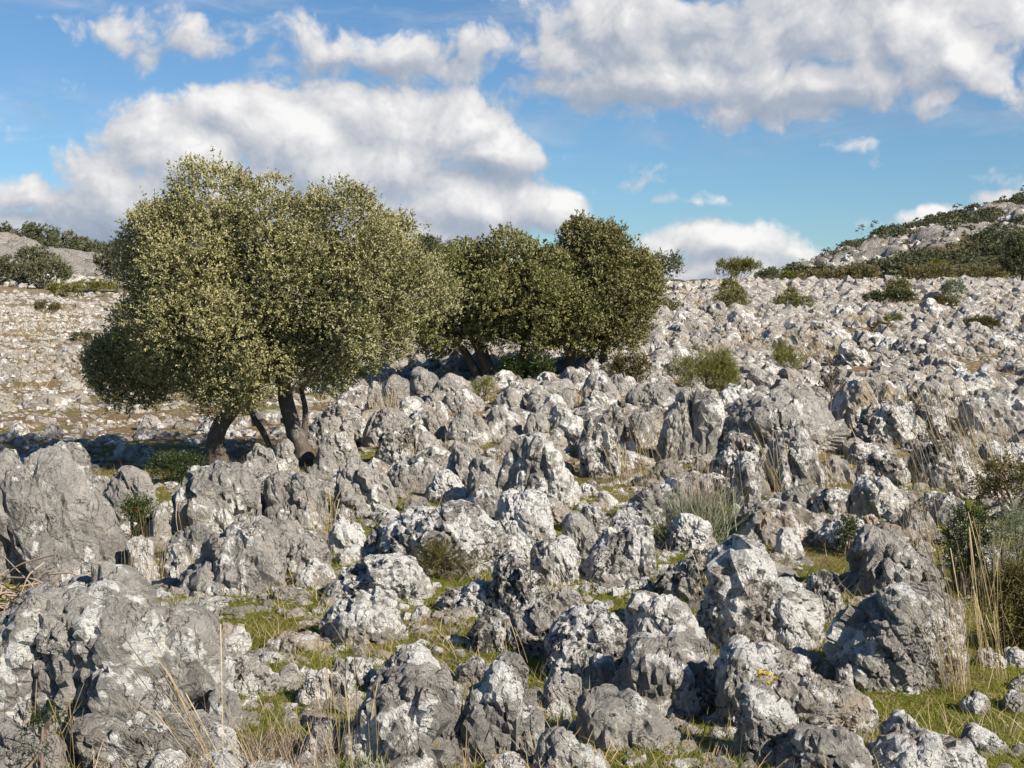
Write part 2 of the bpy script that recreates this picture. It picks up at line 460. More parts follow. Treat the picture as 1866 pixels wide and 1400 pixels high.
gx, gy, gf = polar(0.5, 118, 330, 420, 1.0)
gz = ground(gx, gy)
tag(mesh_obj('ground', np.stack([gx, gy, gz], 1), gf, GROUND), kind='structure')

ROCKZONES = [(1605, 468, 55, 38), (1525, 478, 55, 26), (1445, 497, 55, 12), (1570, 495, 60, 14), (1690, 438, 70, 16), (1745, 424, 70, 14),
             (1815, 428, 80, 12), (1830, 388, 60, 12), (1700, 452, 50, 12), (1900, 400, 90, 20), (130, 485, 95, 34), (20, 455, 70, 26), (60, 505, 120, 22), (-90, 470, 120, 60), (230, 500, 60, 22)]
def rockmask(u, v):
    m = np.zeros(np.shape(u))
    for (a, b, ru, rv) in ROCKZONES:
        m = np.maximum(m, (1.2 - np.sqrt(((u - a) / ru) ** 2 + ((v - b) / rv) ** 2)) / .5)
    return np.clip(m, 0, 1)

hx, hy, hf = polar(112, 2600, 260, 520, 0.75)
hz = ground(hx, hy)
pu, pv = project(hx, hy, hz)
rm = rockmask(pu, pv)
rid = (1 - np.abs(n2(hx, hy, 0.22, 31, 4)) * 2.2)
hz = hz + rm * rid * 1.3 * sstep(hy, 115, 150) * (hy < 420)
hz[hy < 116] -= 0.25
tag(mesh_obj('hill', np.stack([hx, hy, hz], 1), hf, HILL, attrs={'rock': rm}), kind='structure')

# ------------------------------------------------------------------ rocks
import bmesh
ICO = {}
def ico(level):
    if level not in ICO:
        bm = bmesh.new(); bmesh.ops.create_icosphere(bm, subdivisions=level, radius=1.0)
        v = np.array([x.co[:] for x in bm.verts]); f = np.array([[x.index for x in fc.verts] for fc in bm.faces])
        bm.free()
        v /= np.linalg.norm(v, axis=1)[:, None]
        ICO[level] = (v, f)
    return ICO[level]

def vnormals(v, f):
    n = np.cross(v[f[:, 1]] - v[f[:, 0]], v[f[:, 2]] - v[f[:, 0]])
    out = np.stack([sum(np.bincount(f[:, k], weights=n[:, c], minlength=len(v)) for k in range(3)) for c in range(3)], 1)
    return out / (np.linalg.norm(out, axis=1)[:, None] + 1e-12)

def facet(d, rng, k=15, p=20):
    n = rng.normal(size=(k, 3)); n /= np.linalg.norm(n, axis=1)[:, None]
    c = rng.uniform(0.58, 1.0, k)
    n = np.vstack([n, np.eye(3), -np.eye(3)]); c = np.concatenate([c, np.full(6, 1.0)])
    q = np.maximum(d @ n.T, 0) / c
    return (q ** p).sum(1) ** (-1.0 / p)

def rock_verts(level, hw, hd, hfun, bury, seed, rough=1.0, pits=1.0, lean=0.0):
    """a weathered limestone rock: x = half width hw, y = half depth hd, top outline hfun(x in -1..1), buried below 0"""
    rng = np.random.default_rng(seed)
    d, f = ico(level)
    # turn the icosphere a little so that its poles are not regular
    a = rng.uniform(0, 6.28); ca, sa = math.cos(a), math.sin(a)
    d = np.stack([d[:, 0], d[:, 1] * ca - d[:, 2] * sa, d[:, 1] * sa + d[:, 2] * ca], 1)
    x = d[:, 0]
    c = np.sqrt(np.maximum(1 - x * x, 1e-9))
    cy, cz = d[:, 1] / c, d[:, 2] / c
    r = facet(d, rng)
    r = r / np.percentile(r, 70)
    r = np.clip(r, 0.62, 1.22)
    Dx = hd * np.power(np.maximum(1 - np.abs(x) ** 2.4, 0), 0.5)
    sy = np.sign(cy) * np.abs(cy) ** 0.85
    top = hfun(x)
    up = np.maximum(cz, 0) ** 0.9
    rz = np.clip(1 + (r - 1) * 0.5, 0.8, 1.08)
    z = np.where(cz > 0, top * up * rz, -bury * np.abs(cz))
    y = Dx * sy * r + lean * z
    v = np.stack([x * hw, y, z], 1)
    size = (hw + hd + float(np.max(top))) / 3.0
    off = rng.uniform(0, 90, 3)
    nrm = vnormals(v, f)
    q = v / size + off
    tl = rng.uniform(-0.15, 0.75)
    # broken faces: cells that each tilt their own way, with edges where they meet
    big = fbm(q * 1.5, 2, seed) * 0.05
    fr = np.zeros(len(v))
    for (kc, amp) in ((9, .30), (34, .26)):
        cc = v[rng.integers(len(v), size=kc)] + rng.normal(size=(kc, 3)) * .1 * size
        warp = v + np.stack([gnoise(q * 4 + 9 * c, seed + c) for c in range(3)], 1) * size * .10
        ani = lambda p: np.stack([p[:, 0] + p[:, 2] * tl, p[:, 1] * .8, p[:, 2] * .36], 1)
        dist = ((ani(warp)[:, None] - ani(cc)[None]) ** 2).sum(2)
        ci = np.argmin(dist, 1)
        td = rng.normal(size=(kc, 3)) * np.array([1, 1, .35]); td /= np.linalg.norm(td, axis=1)[:, None]
        fr += amp * ((v - cc[ci]) * td[ci]).sum(1) / size * (1.0 if kc < 20 else .8)
    fr = np.clip(fr, -.22, .20)
    # run-off grooves: long down the face, narrow across it
    sh = np.stack([(v[:, 0] + v[:, 2] * tl) / size * 4.2, v[:, 1] / size * 3.0, v[:, 2] / size * 0.75], 1) + off
    gro = 1 - 2 * np.abs(gnoise(sh, seed + 7))
    gro2 = 1 - 2 * np.abs(gnoise(sh * 2.3 + 5, seed + 8))
    qz = q * np.array([1, 1, .5])
    rid = 1 - 2 * np.abs(gnoise(qz * 4.6, seed + 3))
    rid2 = 1 - 2 * np.abs(gnoise(qz * 10, seed + 4))
    gm = sstep(gnoise(q * .9 + 3, seed + 5), -.25, .35)
    disp = size * (big * .7 + fr * (.45 + .35 * rough) + rough * ((0.036 + .060 * gm) * gro + 0.036 * gro2 + 0.026 * rid + .024 * rid2 + (.016 * (1 - 2 * np.abs(gnoise(q * 21, seed + 6))) if level >= 4 else 0)))
    # joints
    ck = np.abs(gnoise(np.stack([(v[:, 0] + v[:, 2] * (tl + 0.7)) / size * 2.1, v[:, 1] / size * 1.3, v[:, 2] / size * 0.45], 1) + off + 40, seed + 21))
    disp -= size * 0.10 * (.5 + .5 * rough) * np.exp(-(ck / 0.032) ** 2) * sstep(gnoise(q * .8 + 7, seed + 22), -.25, .15)
    v = v + nrm * disp[:, None]
    if level >= 4:
        nrm = vnormals(v, f)
        qa = v * 9.0 + off
        sm = (1 - 2 * np.abs(gnoise(qa, seed + 11))) * 0.014 + (1 - 2 * np.abs(gnoise(qa * 2.1, seed + 12))) * 0.010
        pn = gnoise(v * 15.0 + off, seed + 13)
        sm = sm - pits * 0.022 * sstep(pn, 0.22, 0.5)
        if level >= 5:
            sm = sm + 0.006 * (1 - 2 * np.abs(gnoise(qa * 4.6, seed + 14))) - pits * 0.010 * sstep(gnoise(v * 34.0 + off, seed + 15), 0.25, 0.5)
        v = v + nrm * (sm * min(1.0, size / 0.25))[:, None]
    return v, f

STYLE = {'g': (.36, .28, .12), 'G': (.26, .18, .12), 'w': (.80, .48, .22), 'p': (.70, .74, .18), 'd': (.45, .85, .15), 'o': (.68, .36, .50),
         's': (.58, .38, .15), 'k': (.60, .10, 1.0)}
foot = []      # footprints of the placed rocks: x, y, half width, half depth
ROCKS = []
NROCK = [0]
def R(prof, vb, style, label, depth=0.78, name='limestone_rock', cat='rock', lvl=None, rough=1.0):
    NROCK[0] += 1
    seed = 1000 + NROCK[0] * 13
    us = [p[0] for p in prof]; u0, u1 = min(us), max(us); uc = (u0 + u1) / 2
    X0, Y0 = hit(uc, vb)
    hw = (u1 - u0) / 2 * Y0 / F
    vt = min(p[1] for p in prof)
    hh = (vb - vt) * Y0 / F
    hd = min(max(hw * depth, 0.35 * hh), 0.9 * hw + 0.1)
    hd = min(hd, 0.55)
    Yc = Y0 + hd * 0.8
    hw = (u1 - u0) / 2 * Yc / F * .96
    Xc = at_depth(uc, vb, Yc)[0]
    zb = float(ground(np.array([Xc]), np.array([Yc]), False)[0])
    xs = np.array([(p[0] - uc) / ((u1 - u0) / 2) for p in prof])
    zs = np.array([max(at_depth(p[0], p[1], Yc)[2] - zb, 0.02) for p in prof])
    o = np.argsort(xs, kind='stable'); xs, zs = xs[o], zs[o]
    hf_ = lambda x: np.interp(x, xs, zs)
    px = (u1 - u0)
    if lvl is None: lvl = 6 if px > 230 else 5 if px > 75 else 4
    rough *= {'G': .6, 'g': .9, 'k': .8}.get(style, 1.15)
    v, f = rock_verts(lvl, hw, hd, hf_, 0.18 + 0.15 * hh, seed, rough, 1.5 if style in 'pd' else 0.8)
    x_lo, x_hi = np.percentile(v[:, 0], 0.4), np.percentile(v[:, 0], 99.6)
    v[:, 0] = (v[:, 0] - (x_lo + x_hi) / 2) * (2.13 * hw / (x_hi - x_lo))
    ztop, zwant = np.percentile(v[:, 2], 99.9), float(np.max(zs))
    v[:, 2] = np.where(v[:, 2] > 0, v[:, 2] * zwant / ztop, v[:, 2])
    v[:, 1] *= .94
    ob = mesh_obj(name, v, f, LIME)
    ob.location = (Xc, Yc, zb)
    st = STYLE[style]
    rr = np.random.default_rng(seed)
    ob.color = (min(1, st[0] * rr.uniform(.8, 1.2)), min(1, st[1] * rr.uniform(.8, 1.2)), st[2], 1)
    tag(ob, label, cat, 'weathered limestone rocks of the stony field')
    foot.append((Xc, Yc, hw, hd)); ROCKS.append(ob)
    return ob
# ---- foreground, lower left
R([(-30,1300),(0,1180),(40,1110),(75,1065),(110,1050),(200,1043),(250,1060),(272,1085),(300,1115),(345,1140),(375,1200),(390,1250),(415,1300),(425,1335)],1345,'g','largest grey boulder of the foreground with white lichen blotches and dry stalks before it',name='boulder',cat='boulder')
R([(375,1290),(385,1250),(410,1255),(432,1275),(442,1310),(440,1340)],1345,'g','grey knob of rock with white streak against the right foot of the largest foreground boulder')
R([(130,1340),(150,1300),(230,1310),(330,1325),(400,1340),(430,1400)],1420,'g','low grey slab under the cracked foot of the largest foreground boulder')
R([(-40,1330),(0,1308),(60,1320),(110,1330),(120,1400)],1425,'G','low smooth grey slab with small green rosettes at the bottom left corner')
R([(-60,1250),(-20,1160),(20,1150),(45,1155),(80,1180),(110,1220),(118,1320)],1330,'g','shaded rock buttress along the dark left flank of the largest foreground boulder')
R([(270,1420),(290,1370),(330,1385),(380,1370),(420,1362),(445,1385),(450,1420)],1430,'w','white crusted low rock cut by the bottom edge below the largest boulder')
R([(440,1420),(450,1390),(520,1382),(545,1400),(550,1420)],1430,'w','small white rock at the bottom edge beneath the grey dry undershrub')
R([(342,1150),(345,1120),(370,1107),(398,1112),(402,1130),(385,1150),(375,1166)],1166,'w','pale wedge of rock in the grass beside the grey lavender tuft')
R([(394,1170),(398,1148),(412,1134),(425,1142),(440,1134),(452,1146),(456,1165),(445,1184)],1186,'k','pinkish heart shaped pitted stone lying in the short grass',name='stone',cat='stone',rough=.8)
R([(488,1180),(500,1165),(512,1150),(560,1152),(603,1163),(604,1175),(595,1183)],1184,'k','flat pinkish slab of stone lying in the mossy grass',name='stone',cat='stone',rough=.6)
R([(376,1240),(378,1200),(395,1183),(425,1190),(450,1200),(480,1215),(497,1240),(512,1270)],1275,'p','dark streaked rock below the pinkish heart shaped stone')
R([(466,1210),(480,1190),(500,1186),(520,1200),(530,1212)],1216,'w','small white capped stone in front of the flat pinkish slab',name='stone',cat='stone')
R([(500,1235),(515,1220),(530,1212),(545,1225),(558,1245)],1250,'s','small grey and white stone beside the white rounded rock',name='stone',cat='stone')
R([(543,1285),(550,1250),(568,1222),(590,1218),(618,1222),(632,1245),(628,1270),(615,1285)],1290,'w','white rounded rock with dark specks behind the dry undershrub')
R([(622,1290),(632,1255),(640,1235),(649,1250),(648,1290)],1295,'w','narrow upright white sliver of rock among tall stalks')
R([(608,1220),(625,1198),(655,1208),(685,1220),(690,1250)],1255,'s','small grey wedge rock with one shaded face behind the tall stalks')
R([(545,1380),(560,1340),(575,1315),(605,1315),(612,1350),(610,1400)],1400,'d','dark shaded rock half hidden by the grey dry undershrub')
R([(676,1250),(685,1220),(720,1195),(742,1178),(770,1185),(790,1205),(812,1235),(815,1270)],1275,'w','white and grey peaked rock just behind the boulder with the large white patch')
R([(630,1400),(640,1330),(655,1290),(685,1260),(735,1232),(780,1213),(815,1235),(858,1262),(845,1310),(825,1355),(800,1400)],1400,'s','boulder with one large white lichen patch and an orange spot at the bottom',name='boulder',cat='boulder')
R([(825,1380),(840,1320),(860,1270),(880,1225),(920,1191),(950,1205),(975,1240),(985,1280),(990,1310),(975,1350),(950,1375)],1385,'g','tall rounded grey boulder with scattered white spots and a shaded left face',name='boulder',cat='boulder')
R([(880,1400),(895,1380),(930,1372),(960,1390),(970,1410)],1420,'w','low pale rock at the bottom edge under the tall rounded boulder')
R([(496,1090),(502,1073),(530,1070),(560,1080),(567,1095)],1106,'w','small white stone alone on the mossy grass',name='stone',cat='stone')
R([(538,1060),(545,1035),(565,1020),(600,1025),(615,1045),(612,1075)],1080,'w','white blotched rock with shaded right side behind the mossy clearing')
R([(585,1140),(615,1110),(640,1095),(660,1073),(685,1085),(715,1105),(742,1135),(735,1160)],1178,'p','peaked rock with a dark shaded face and white right foot in the clearing')
R([(592,1095),(605,1060),(640,1030),(690,1012),(740,1010),(770,1040),(795,1065),(805,1095)],1110,'p','broad white and black pitted rock behind the peaked dark faced rock')
R([(746,1128),(755,1112),(772,1104),(785,1112),(791,1130)],1137,'s','small pale stone right of the peaked dark faced rock',name='stone',cat='stone')
R([(800,1100),(830,1070),(875,1057),(915,1060),(925,1090),(915,1128)],1128,'p','long pitted rock with a row of white knobs at the clearing edge')
R([(845,1160),(870,1130),(905,1110),(930,1120),(935,1190)],1195,'d','black pitted rock in shadow at the edge of the green clearing')
R([(832,1240),(840,1210),(860,1195),(880,1200),(890,1235)],1245,'s','small grey rock tucked behind the tall rounded grey boulder')
# ---- foreground, centre
R([(895,1050),(905,1010),(960,1015),(985,1045),(1012,1070),(1000,1110),(975,1130)],1135,'p','speckled rock at the low end of the long diagonal pitted ridge')
R([(990,1130),(1003,1080),(1030,1070),(1060,1085),(1065,1120)],1130,'w','pale knob of rock crowning the back of the central outcrop')
R([(912,1170),(925,1120),(955,1105),(1000,1095),(1020,1115),(1025,1160),(1000,1195)],1195,'d','dark fluted rock in the shaded hollow before the central outcrop')
R([(980,1235),(1000,1180),(1030,1140),(1055,1110),(1090,1105),(1130,1130),(1150,1170),(1130,1200)],1240,'p','fluted white and black left half of the central outcrop',name='boulder',cat='boulder')
R([(1130,1170),(1165,1095),(1200,1081),(1235,1095),(1262,1120),(1282,1148),(1270,1175)],1190,'s','sloping slab split by a dark crack on top of the central outcrop')
R([(1115,1220),(1150,1170),(1200,1165),(1250,1150),(1285,1150),(1310,1175),(1290,1220),(1270,1265),(1255,1295)],1290,'w','white fluted block with dark hollows at the lower right of the central outcrop',name='boulder',cat='boulder')
R([(1055,1250),(1065,1205),(1090,1190),(1120,1205),(1130,1240)],1262,'s','grey and white rock wedged at the front foot of the central outcrop')
R([(985,1280),(995,1240),(1030,1222),(1055,1235),(1085,1265),(1060,1285)],1292,'g','small pointed grey rock with white spots right of the tall rounded boulder')
R([(994,1300),(1005,1285),(1025,1277),(1040,1288)],1308,'w','small plain white stone at the foot of the small pointed grey rock',name='stone',cat='stone')
R([(1050,1310),(1065,1280),(1100,1252),(1140,1255),(1180,1275),(1210,1310),(1240,1355),(1235,1368)],1368,'G','smooth grey humped rock sloping down to dry grass in the lower centre',name='boulder',cat='boulder')
R([(972,1360),(985,1332),(1020,1323),(1040,1335),(1065,1360),(1105,1395),(1110,1420)],1425,'s','grey rock with a white sloping edge at the bottom centre')
R([(1080,1068),(1095,1048),(1115,1045),(1135,1060),(1140,1072)],1075,'o','small warm pale stone in the grass behind the central outcrop',name='stone',cat='stone')
R([(1052,1078),(1065,1064),(1085,1062),(1100,1076)],1083,'o','small brownish stone between grass and the central outcrop',name='stone',cat='stone')
R([(1128,1085),(1145,1058),(1165,1062),(1182,1052),(1195,1078)],1092,'w','pale jagged stone on the back rim of the central outcrop')
R([(1190,1080),(1205,1055),(1240,1025),(1290,1000),(1310,1005),(1305,1060),(1290,1100)],1105,'d','black lichened rock on the shaded flank of the white crusted boulder')
R([(1275,1110),(1290,1080),(1310,1030),(1325,985),(1360,978),(1400,1005),(1440,1030),(1470,1055),(1495,1100),(1498,1140),(1460,1155),(1400,1178)],1175,'p','big white crusted boulder with a large black patch on its face',rough=1.5,depth=.6,name='boulder',cat='boulder')
R([(1390,1160),(1397,1110),(1420,1087),(1450,1100),(1470,1140),(1485,1175)],1182,'w','pale rock leaning on the front of the white crusted boulder')
R([(1465,1080),(1475,1045),(1500,1040),(1522,1065),(1535,1105),(1543,1135)],1142,'p','narrow sloping rock with brown edges right of the white crusted boulder')
R([(1310,1270),(1315,1200),(1330,1165),(1365,1185),(1380,1168),(1430,1180),(1480,1210),(1530,1240),(1560,1270),(1590,1330)],1330,'o','long diagonal pale ridge of rock bearing a yellow lichen patch',name='boulder',cat='boulder',depth=.5)
R([(1335,1390),(1345,1310),(1360,1265),(1385,1250),(1420,1270),(1450,1300),(1470,1320),(1460,1370)],1400,'w','white rock with a dark shaded left side below the ridge with yellow lichen',name='boulder',cat='boulder')
R([(1405,1400),(1415,1345),(1450,1318),(1490,1320),(1530,1315),(1570,1330),(1590,1365),(1585,1410)],1425,'s','broad pale rounded boulder at the bottom edge before the ridge with yellow lichen',name='boulder',cat='boulder')
R([(1590,1380),(1600,1345),(1638,1296),(1660,1305),(1680,1330),(1690,1360)],1390,'s','small grey peak of rock with a vertical cleft at the lower right')
R([(1570,1410),(1600,1375),(1640,1345),(1690,1335),(1750,1345),(1780,1370),(1795,1410)],1430,'w','pale knobbly rock spreading along the bottom edge at the lower right',name='boulder',cat='boulder')
R([(1745,1360),(1770,1322),(1800,1340),(1830,1370)],1374,'w','small pale rock sloping to the grass at the far lower right')
R([(1515,1190),(1535,1160),(1555,1110),(1580,1078),(1630,1064),(1660,1075),(1700,1068),(1735,1085),(1745,1120),(1755,1170),(1757,1225),(1745,1245)],1250,'s','big domed boulder with white flank and black foot beside the tall stalks',name='boulder',cat='boulder')
R([(1553,1070),(1560,1010),(1580,970),(1610,958),(1650,975),(1690,1010),(1715,1045),(1720,1085)],1095,'g','grey boulder with a hollow near its top behind the big domed boulder',name='boulder',cat='boulder')
R([(1519,1250),(1525,1220),(1545,1210),(1558,1225),(1558,1250)],1256,'g','small grey stone at the left foot of the big domed boulder',name='stone',cat='stone')
R([(1438,1200),(1450,1180),(1480,1188),(1498,1192),(1498,1205)],1212,'G','flat bluish grey stone between the white crusted boulder and the diagonal ridge',name='stone',cat='stone')
R([(1752,1290),(1762,1268),(1778,1261),(1795,1270),(1806,1288)],1293,'o','small brown and white stone in the green grass at the lower right',name='stone',cat='stone')
R([(1778,1212),(1785,1185),(1800,1179),(1825,1195),(1836,1212)],1216,'p','low speckled rock in dry grass right of the big domed boulder')
R([(1822,1205),(1832,1182),(1855,1180),(1880,1190),(1885,1208)],1213,'w','pale low rock at the right edge above the green grass')
R([(1838,1255),(1850,1235),(1880,1225),(1890,1255)],1259,'g','grey rock corner at the right edge over the mossy grass')
R([(1825,1280),(1850,1262),(1890,1265),(1895,1285)],1290,'o','brown stained flat stone at the right edge in the grass',name='stone',cat='stone')
# ---- left middle
R([(-60,1060),(-40,900),(-10,830),(10,822),(25,845),(50,870),(80,920),(100,970),(130,1030),(150,1060)],1068,'G','tall smooth grey rock face at the left edge above the pile of dead twigs',name='boulder',cat='boulder')
R([(40,930),(48,870),(55,840),(85,830),(115,812),(140,830),(155,860),(160,880),(190,910),(215,960),(230,1010),(232,1050)],1058,'G','large grey boulder with a pointed shoulder next to the rock face at the left edge',name='boulder',cat='boulder')
R([(150,900),(158,865),(200,862),(206,880)],912,'G','low grey block between two larger grey boulders on the left')
R([(188,930),(195,890),(205,865),(240,848),(265,852),(277,880),(290,910),(285,950)],958,'G','grey boulder split by a crack behind the red leaved bush',name='boulder',cat='boulder')
R([(95,830),(105,805),(140,808),(155,830),(165,860)],870,'g','shaded rock peeping up behind the boulder with the pointed shoulder')
R([(322,900),(325,875),(345,855),(385,842),(420,840),(450,850),(470,880),(476,910),(470,960)],978,'s','rounded boulder with a white crusted top in front of the big tree trunks',name='boulder',cat='boulder')
R([(315,960),(314,900),(330,890),(345,925),(358,955)],966,'k','narrow cream standing stone leaning before the white topped boulder',name='stone',cat='stone')
R([(270,985),(275,950),(288,920),(305,930),(312,965)],992,'g','grey upright rock between the red leaved bush and the cream standing stone')
R([(300,1000),(320,970),(370,955),(388,975),(390,1000)],1018,'g','jumbled grey rock in front of the cream standing stone')
R([(283,1030),(290,1000),(315,985),(335,995),(350,1040)],1052,'s','grey rock with a white corner at the left of the big tilted rock')
R([(228,1040),(235,990),(250,977),(265,985),(275,1010),(290,1040)],1058,'w','pale broken rock below the red leaved bush')
R([(328,1090),(350,1050),(390,1000),(440,960),(480,940),(500,955),(515,1000),(520,1060)],1088,'g','big grey slab tilted up to the right beside the mossy clearing',name='boulder',cat='boulder')
R([(485,1040),(498,960),(530,950),(560,955),(585,985),(602,1020),(600,1035)],1046,'G','smooth grey rounded rock against the right side of the tilted slab',name='boulder',cat='boulder')
R([(450,940),(460,910),(485,895),(510,890),(540,905),(555,920),(560,945)],958,'G','flat topped grey rock with a faint pink mark behind the tilted slab')
R([(485,890),(510,868),(545,858),(575,865),(592,890),(597,920),(590,955)],965,'G','angular grey rock with a dark cavity below the big tree trunks',name='boulder',cat='boulder')
R([(448,855),(460,815),(480,808),(500,820),(505,860)],868,'g','fluted grey rock standing between the tree trunks')
R([(497,850),(505,810),(525,800),(540,825),(545,855)],858,'g','grey rock right behind the thicker tree trunk')
R([(572,850),(590,800),(605,785),(630,785),(650,810),(657,840)],853,'G','rounded grey rock with a vertical crack just right of the tree trunk')
R([(548,830),(560,790),(580,765),(610,758),(640,770),(645,800)],815,'g','grey rocky hump behind the cracked rock right of the tree trunk')
# ---- centre middle
R([(605,915),(612,860),(635,840),(660,836),(680,860),(710,870),(722,900),(725,925)],938,'g','double peaked grey rock with deep grooves in the middle of the field',name='boulder',cat='boulder')
R([(697,870),(710,845),(727,835),(745,848),(768,838),(775,860)],902,'G','light grey twin topped rock behind the double peaked rock')
R([(750,895),(765,860),(785,840),(805,850),(810,880)],900,'G','smooth grey wedge rock next to the light twin topped rock')
R([(776,900),(785,865),(810,857),(835,870),(853,895)],914,'w','white spotted rock with a dark foot beside a patch of dry grass')
R([(685,835),(695,795),(730,785),(755,780),(762,810),(760,840)],847,'d','dark shaded block of rock with thin straws before it')
R([(757,835),(763,795),(780,787),(800,800),(810,830)],844,'G','pale rounded rock right of the dark shaded block')
R([(660,805),(672,765),(690,745),(715,742),(740,755),(757,785),(750,800)],810,'G','twin humped pale rock behind the dark shaded block',name='boulder',cat='boulder')
R([(808,870),(815,825),(830,812),(850,815),(865,850),(870,875)],887,'g','grey rock with fissured top left of the tall light grey rock')
R([(765,790),(780,755),(800,745),(815,760)],802,'g','small grey rock between two pale humps')
R([(812,800),(830,765),(850,748),(875,750),(890,775),(895,795)],808,'G','pale grooved hump with a shaded left side below the middle tree',name='boulder',cat='boulder')
R([(880,790),(890,750),(912,738),(940,745),(955,770)],802,'g','shaded grey rock next to the pale grooved hump')
R([(848,890),(855,850),(870,830),(895,835),(915,860),(920,890)],902,'g','broken grey rock with a dark gap below the tall light grey rock')
R([(905,900),(925,830),(945,795),(975,788),(1000,805),(1020,830),(1045,860),(1055,890)],932,'s','tall light grey rock with a white splash in the centre of the field',name='boulder',cat='boulder')
R([(843,940),(855,895),(875,880),(900,888),(912,920),(918,945)],952,'s','rounded grey rock with a small white spot before the tall light grey rock')
R([(905,940),(915,900),(935,890),(970,895),(1000,915),(1005,950)],968,'w','pale knobbly rock at the foot of the tall light grey rock')
R([(685,1020),(700,950),(740,925),(800,910),(850,915),(880,940),(920,985),(945,1020),(960,1050)],1040,'p','long diagonal pitted ridge running down to the right through the centre',name='boulder',cat='boulder',depth=.6)
R([(893,990),(905,955),(940,930),(985,925),(1005,950),(1010,990)],1024,'w','white blotched rock with black hollows above the speckled dome',name='boulder',cat='boulder')
R([(600,945),(615,925),(640,925),(645,945)],957,'w','small white rock under the double peaked grey rock')
R([(598,985),(610,955),(640,948),(660,965),(665,985)],998,'w','white rock above a tuft of grass left of the long pitted ridge')
R([(660,1000),(680,960),(705,945),(720,970),(700,1005)],1014,'p','white and black rock at the upper end of the long pitted ridge')
R([(605,1030),(620,1000),(650,993),(675,1010),(680,1025)],1034,'w','low pale rock behind the broad white and black pitted rock')
R([(963,1040),(975,1000),(1005,977),(1030,985),(1055,1015),(1057,1045)],1058,'p','speckled dome of rock with a white right edge beside dry grass')
R([(1018,990),(1025,940),(1045,930),(1070,955),(1090,985),(1092,1005)],1014,'g','grey wedge rock sloping right behind the speckled dome')
R([(1065,1030),(1085,995),(1120,970),(1160,955),(1185,965),(1197,1000),(1195,1030)],1058,'p','broad speckled rock with a notched crest right of the speckled dome',name='boulder',cat='boulder')
R([(1057,945),(1065,922),(1090,918),(1110,935),(1105,965)],972,'p','small pitted rock left of a mossy hollow')
R([(1115,955),(1125,925),(1150,925),(1172,945)],970,'w','small white rock right of a mossy hollow')
R([(1085,920),(1095,897),(1110,894),(1126,912)],930,'s','small pale rock behind the mossy hollow',name='stone',cat='stone')
R([(1050,905),(1060,885),(1078,880),(1096,898)],914,'w','small white stone in dry grass behind the mossy hollow',name='stone',cat='stone')
R([(1140,925),(1160,900),(1200,878),(1245,872),(1275,885),(1280,920)],958,'s','smooth low whaleback rock left of the grey lavender clump',name='boulder',cat='boulder')
R([(1215,980),(1225,945),(1255,935),(1280,940),(1300,980),(1305,995)],1008,'p','black and white rock in front of the grey lavender clump')
R([(1325,945),(1335,920),(1350,917),(1358,930)],952,'s','small pale stone right of the grey lavender clump',name='stone',cat='stone')
R([(1335,960),(1350,930),(1390,910),(1420,915),(1455,920),(1480,945),(1500,965),(1495,985)],995,'o','long lumpy rock with ochre foot between lavender clump and arched rock',name='boulder',cat='boulder')
R([(1410,1005),(1420,970),(1435,960),(1455,980),(1465,1005)],1014,'w','small white pointed rock below the long lumpy rock')
R([(1055,850),(1062,790),(1075,762),(1100,768),(1120,790),(1125,830),(1130,870)],874,'p','fluted rock with white runs right of the tall light grey rock')
R([(1143,800),(1150,755),(1170,748),(1190,760),(1200,785)],818,'s','striped rock left of the cleft boulder')
R([(1000,780),(1010,745),(1035,738),(1060,765),(1062,790)],804,'w','rock with a round bluish face and white collar below the trees')
R([(1080,780),(1100,745),(1125,735),(1140,760),(1145,800)],818,'p','dark speckled rock between the fluted rock and the striped rock')
R([(950,800),(960,755),(985,748),(1000,775)],808,'G','smooth grey rock left of the rock with a white collar')
R([(1195,820),(1205,770),(1225,735),(1250,705),(1280,710),(1300,730),(1318,740),(1310,770),(1290,800),(1270,830)],836,'g','cleft boulder split by a long dark fissure below the yellow broom',name='boulder',cat='boulder')
R([(1285,790),(1310,760),(1340,735),(1370,712),(1410,705),(1450,712),(1490,735),(1515,765),(1530,800)],830,'g','broad humped grey boulder behind the dead flower stalk',name='boulder',cat='boulder')
R([(1295,860),(1305,810),(1325,788),(1355,800),(1375,820),(1380,860)],874,'p','shaded rock with a pale crest in front of the broad humped boulder')
R([(1338,905),(1342,840),(1355,822),(1385,835),(1390,880),(1385,915)],924,'p','upright rock with a straight bright edge beside the tall stalks')
R([(1395,870),(1410,810),(1440,780),(1475,775),(1500,800),(1508,850),(1500,880)],900,'s','tall blocky rock with a white right side in dry grass',name='boulder',cat='boulder')
R([(1515,745),(1530,700),(1560,687),(1610,688),(1640,700),(1660,725),(1640,750),(1600,775)],784,'k','smooth pale boulder with a small brown bush at its left',name='boulder',cat='boulder',rough=.5)
R([(1555,790),(1580,760),(1610,740),(1640,728),(1680,735),(1710,760),(1718,790)],814,'p','rugged pitted rock in front of the smooth pale boulder',name='boulder',cat='boulder')
R([(1655,870),(1660,820),(1680,790),(1730,786),(1755,800),(1770,840),(1772,860)],884,'p','block of pitted rock with a bright right edge among the stalks',name='boulder',cat='boulder')
R([(1555,870),(1575,835),(1600,820),(1640,820),(1655,860)],888,'p','dark shaded rock left of the block with the bright edge')
R([(1540,830),(1555,805),(1590,805),(1615,820)],842,'w','low white capped rock behind the dark shaded rock')
R([(1545,930),(1550,890),(1570,867),(1600,868),(1630,890),(1655,925)],944,'o','arched ochre stained rock left of the dark red leaved bush',name='boulder',cat='boulder')
R([(1478,930),(1490,905),(1520,888),(1550,890)],942,'p','dark rounded rock leaning on the arched ochre rock')
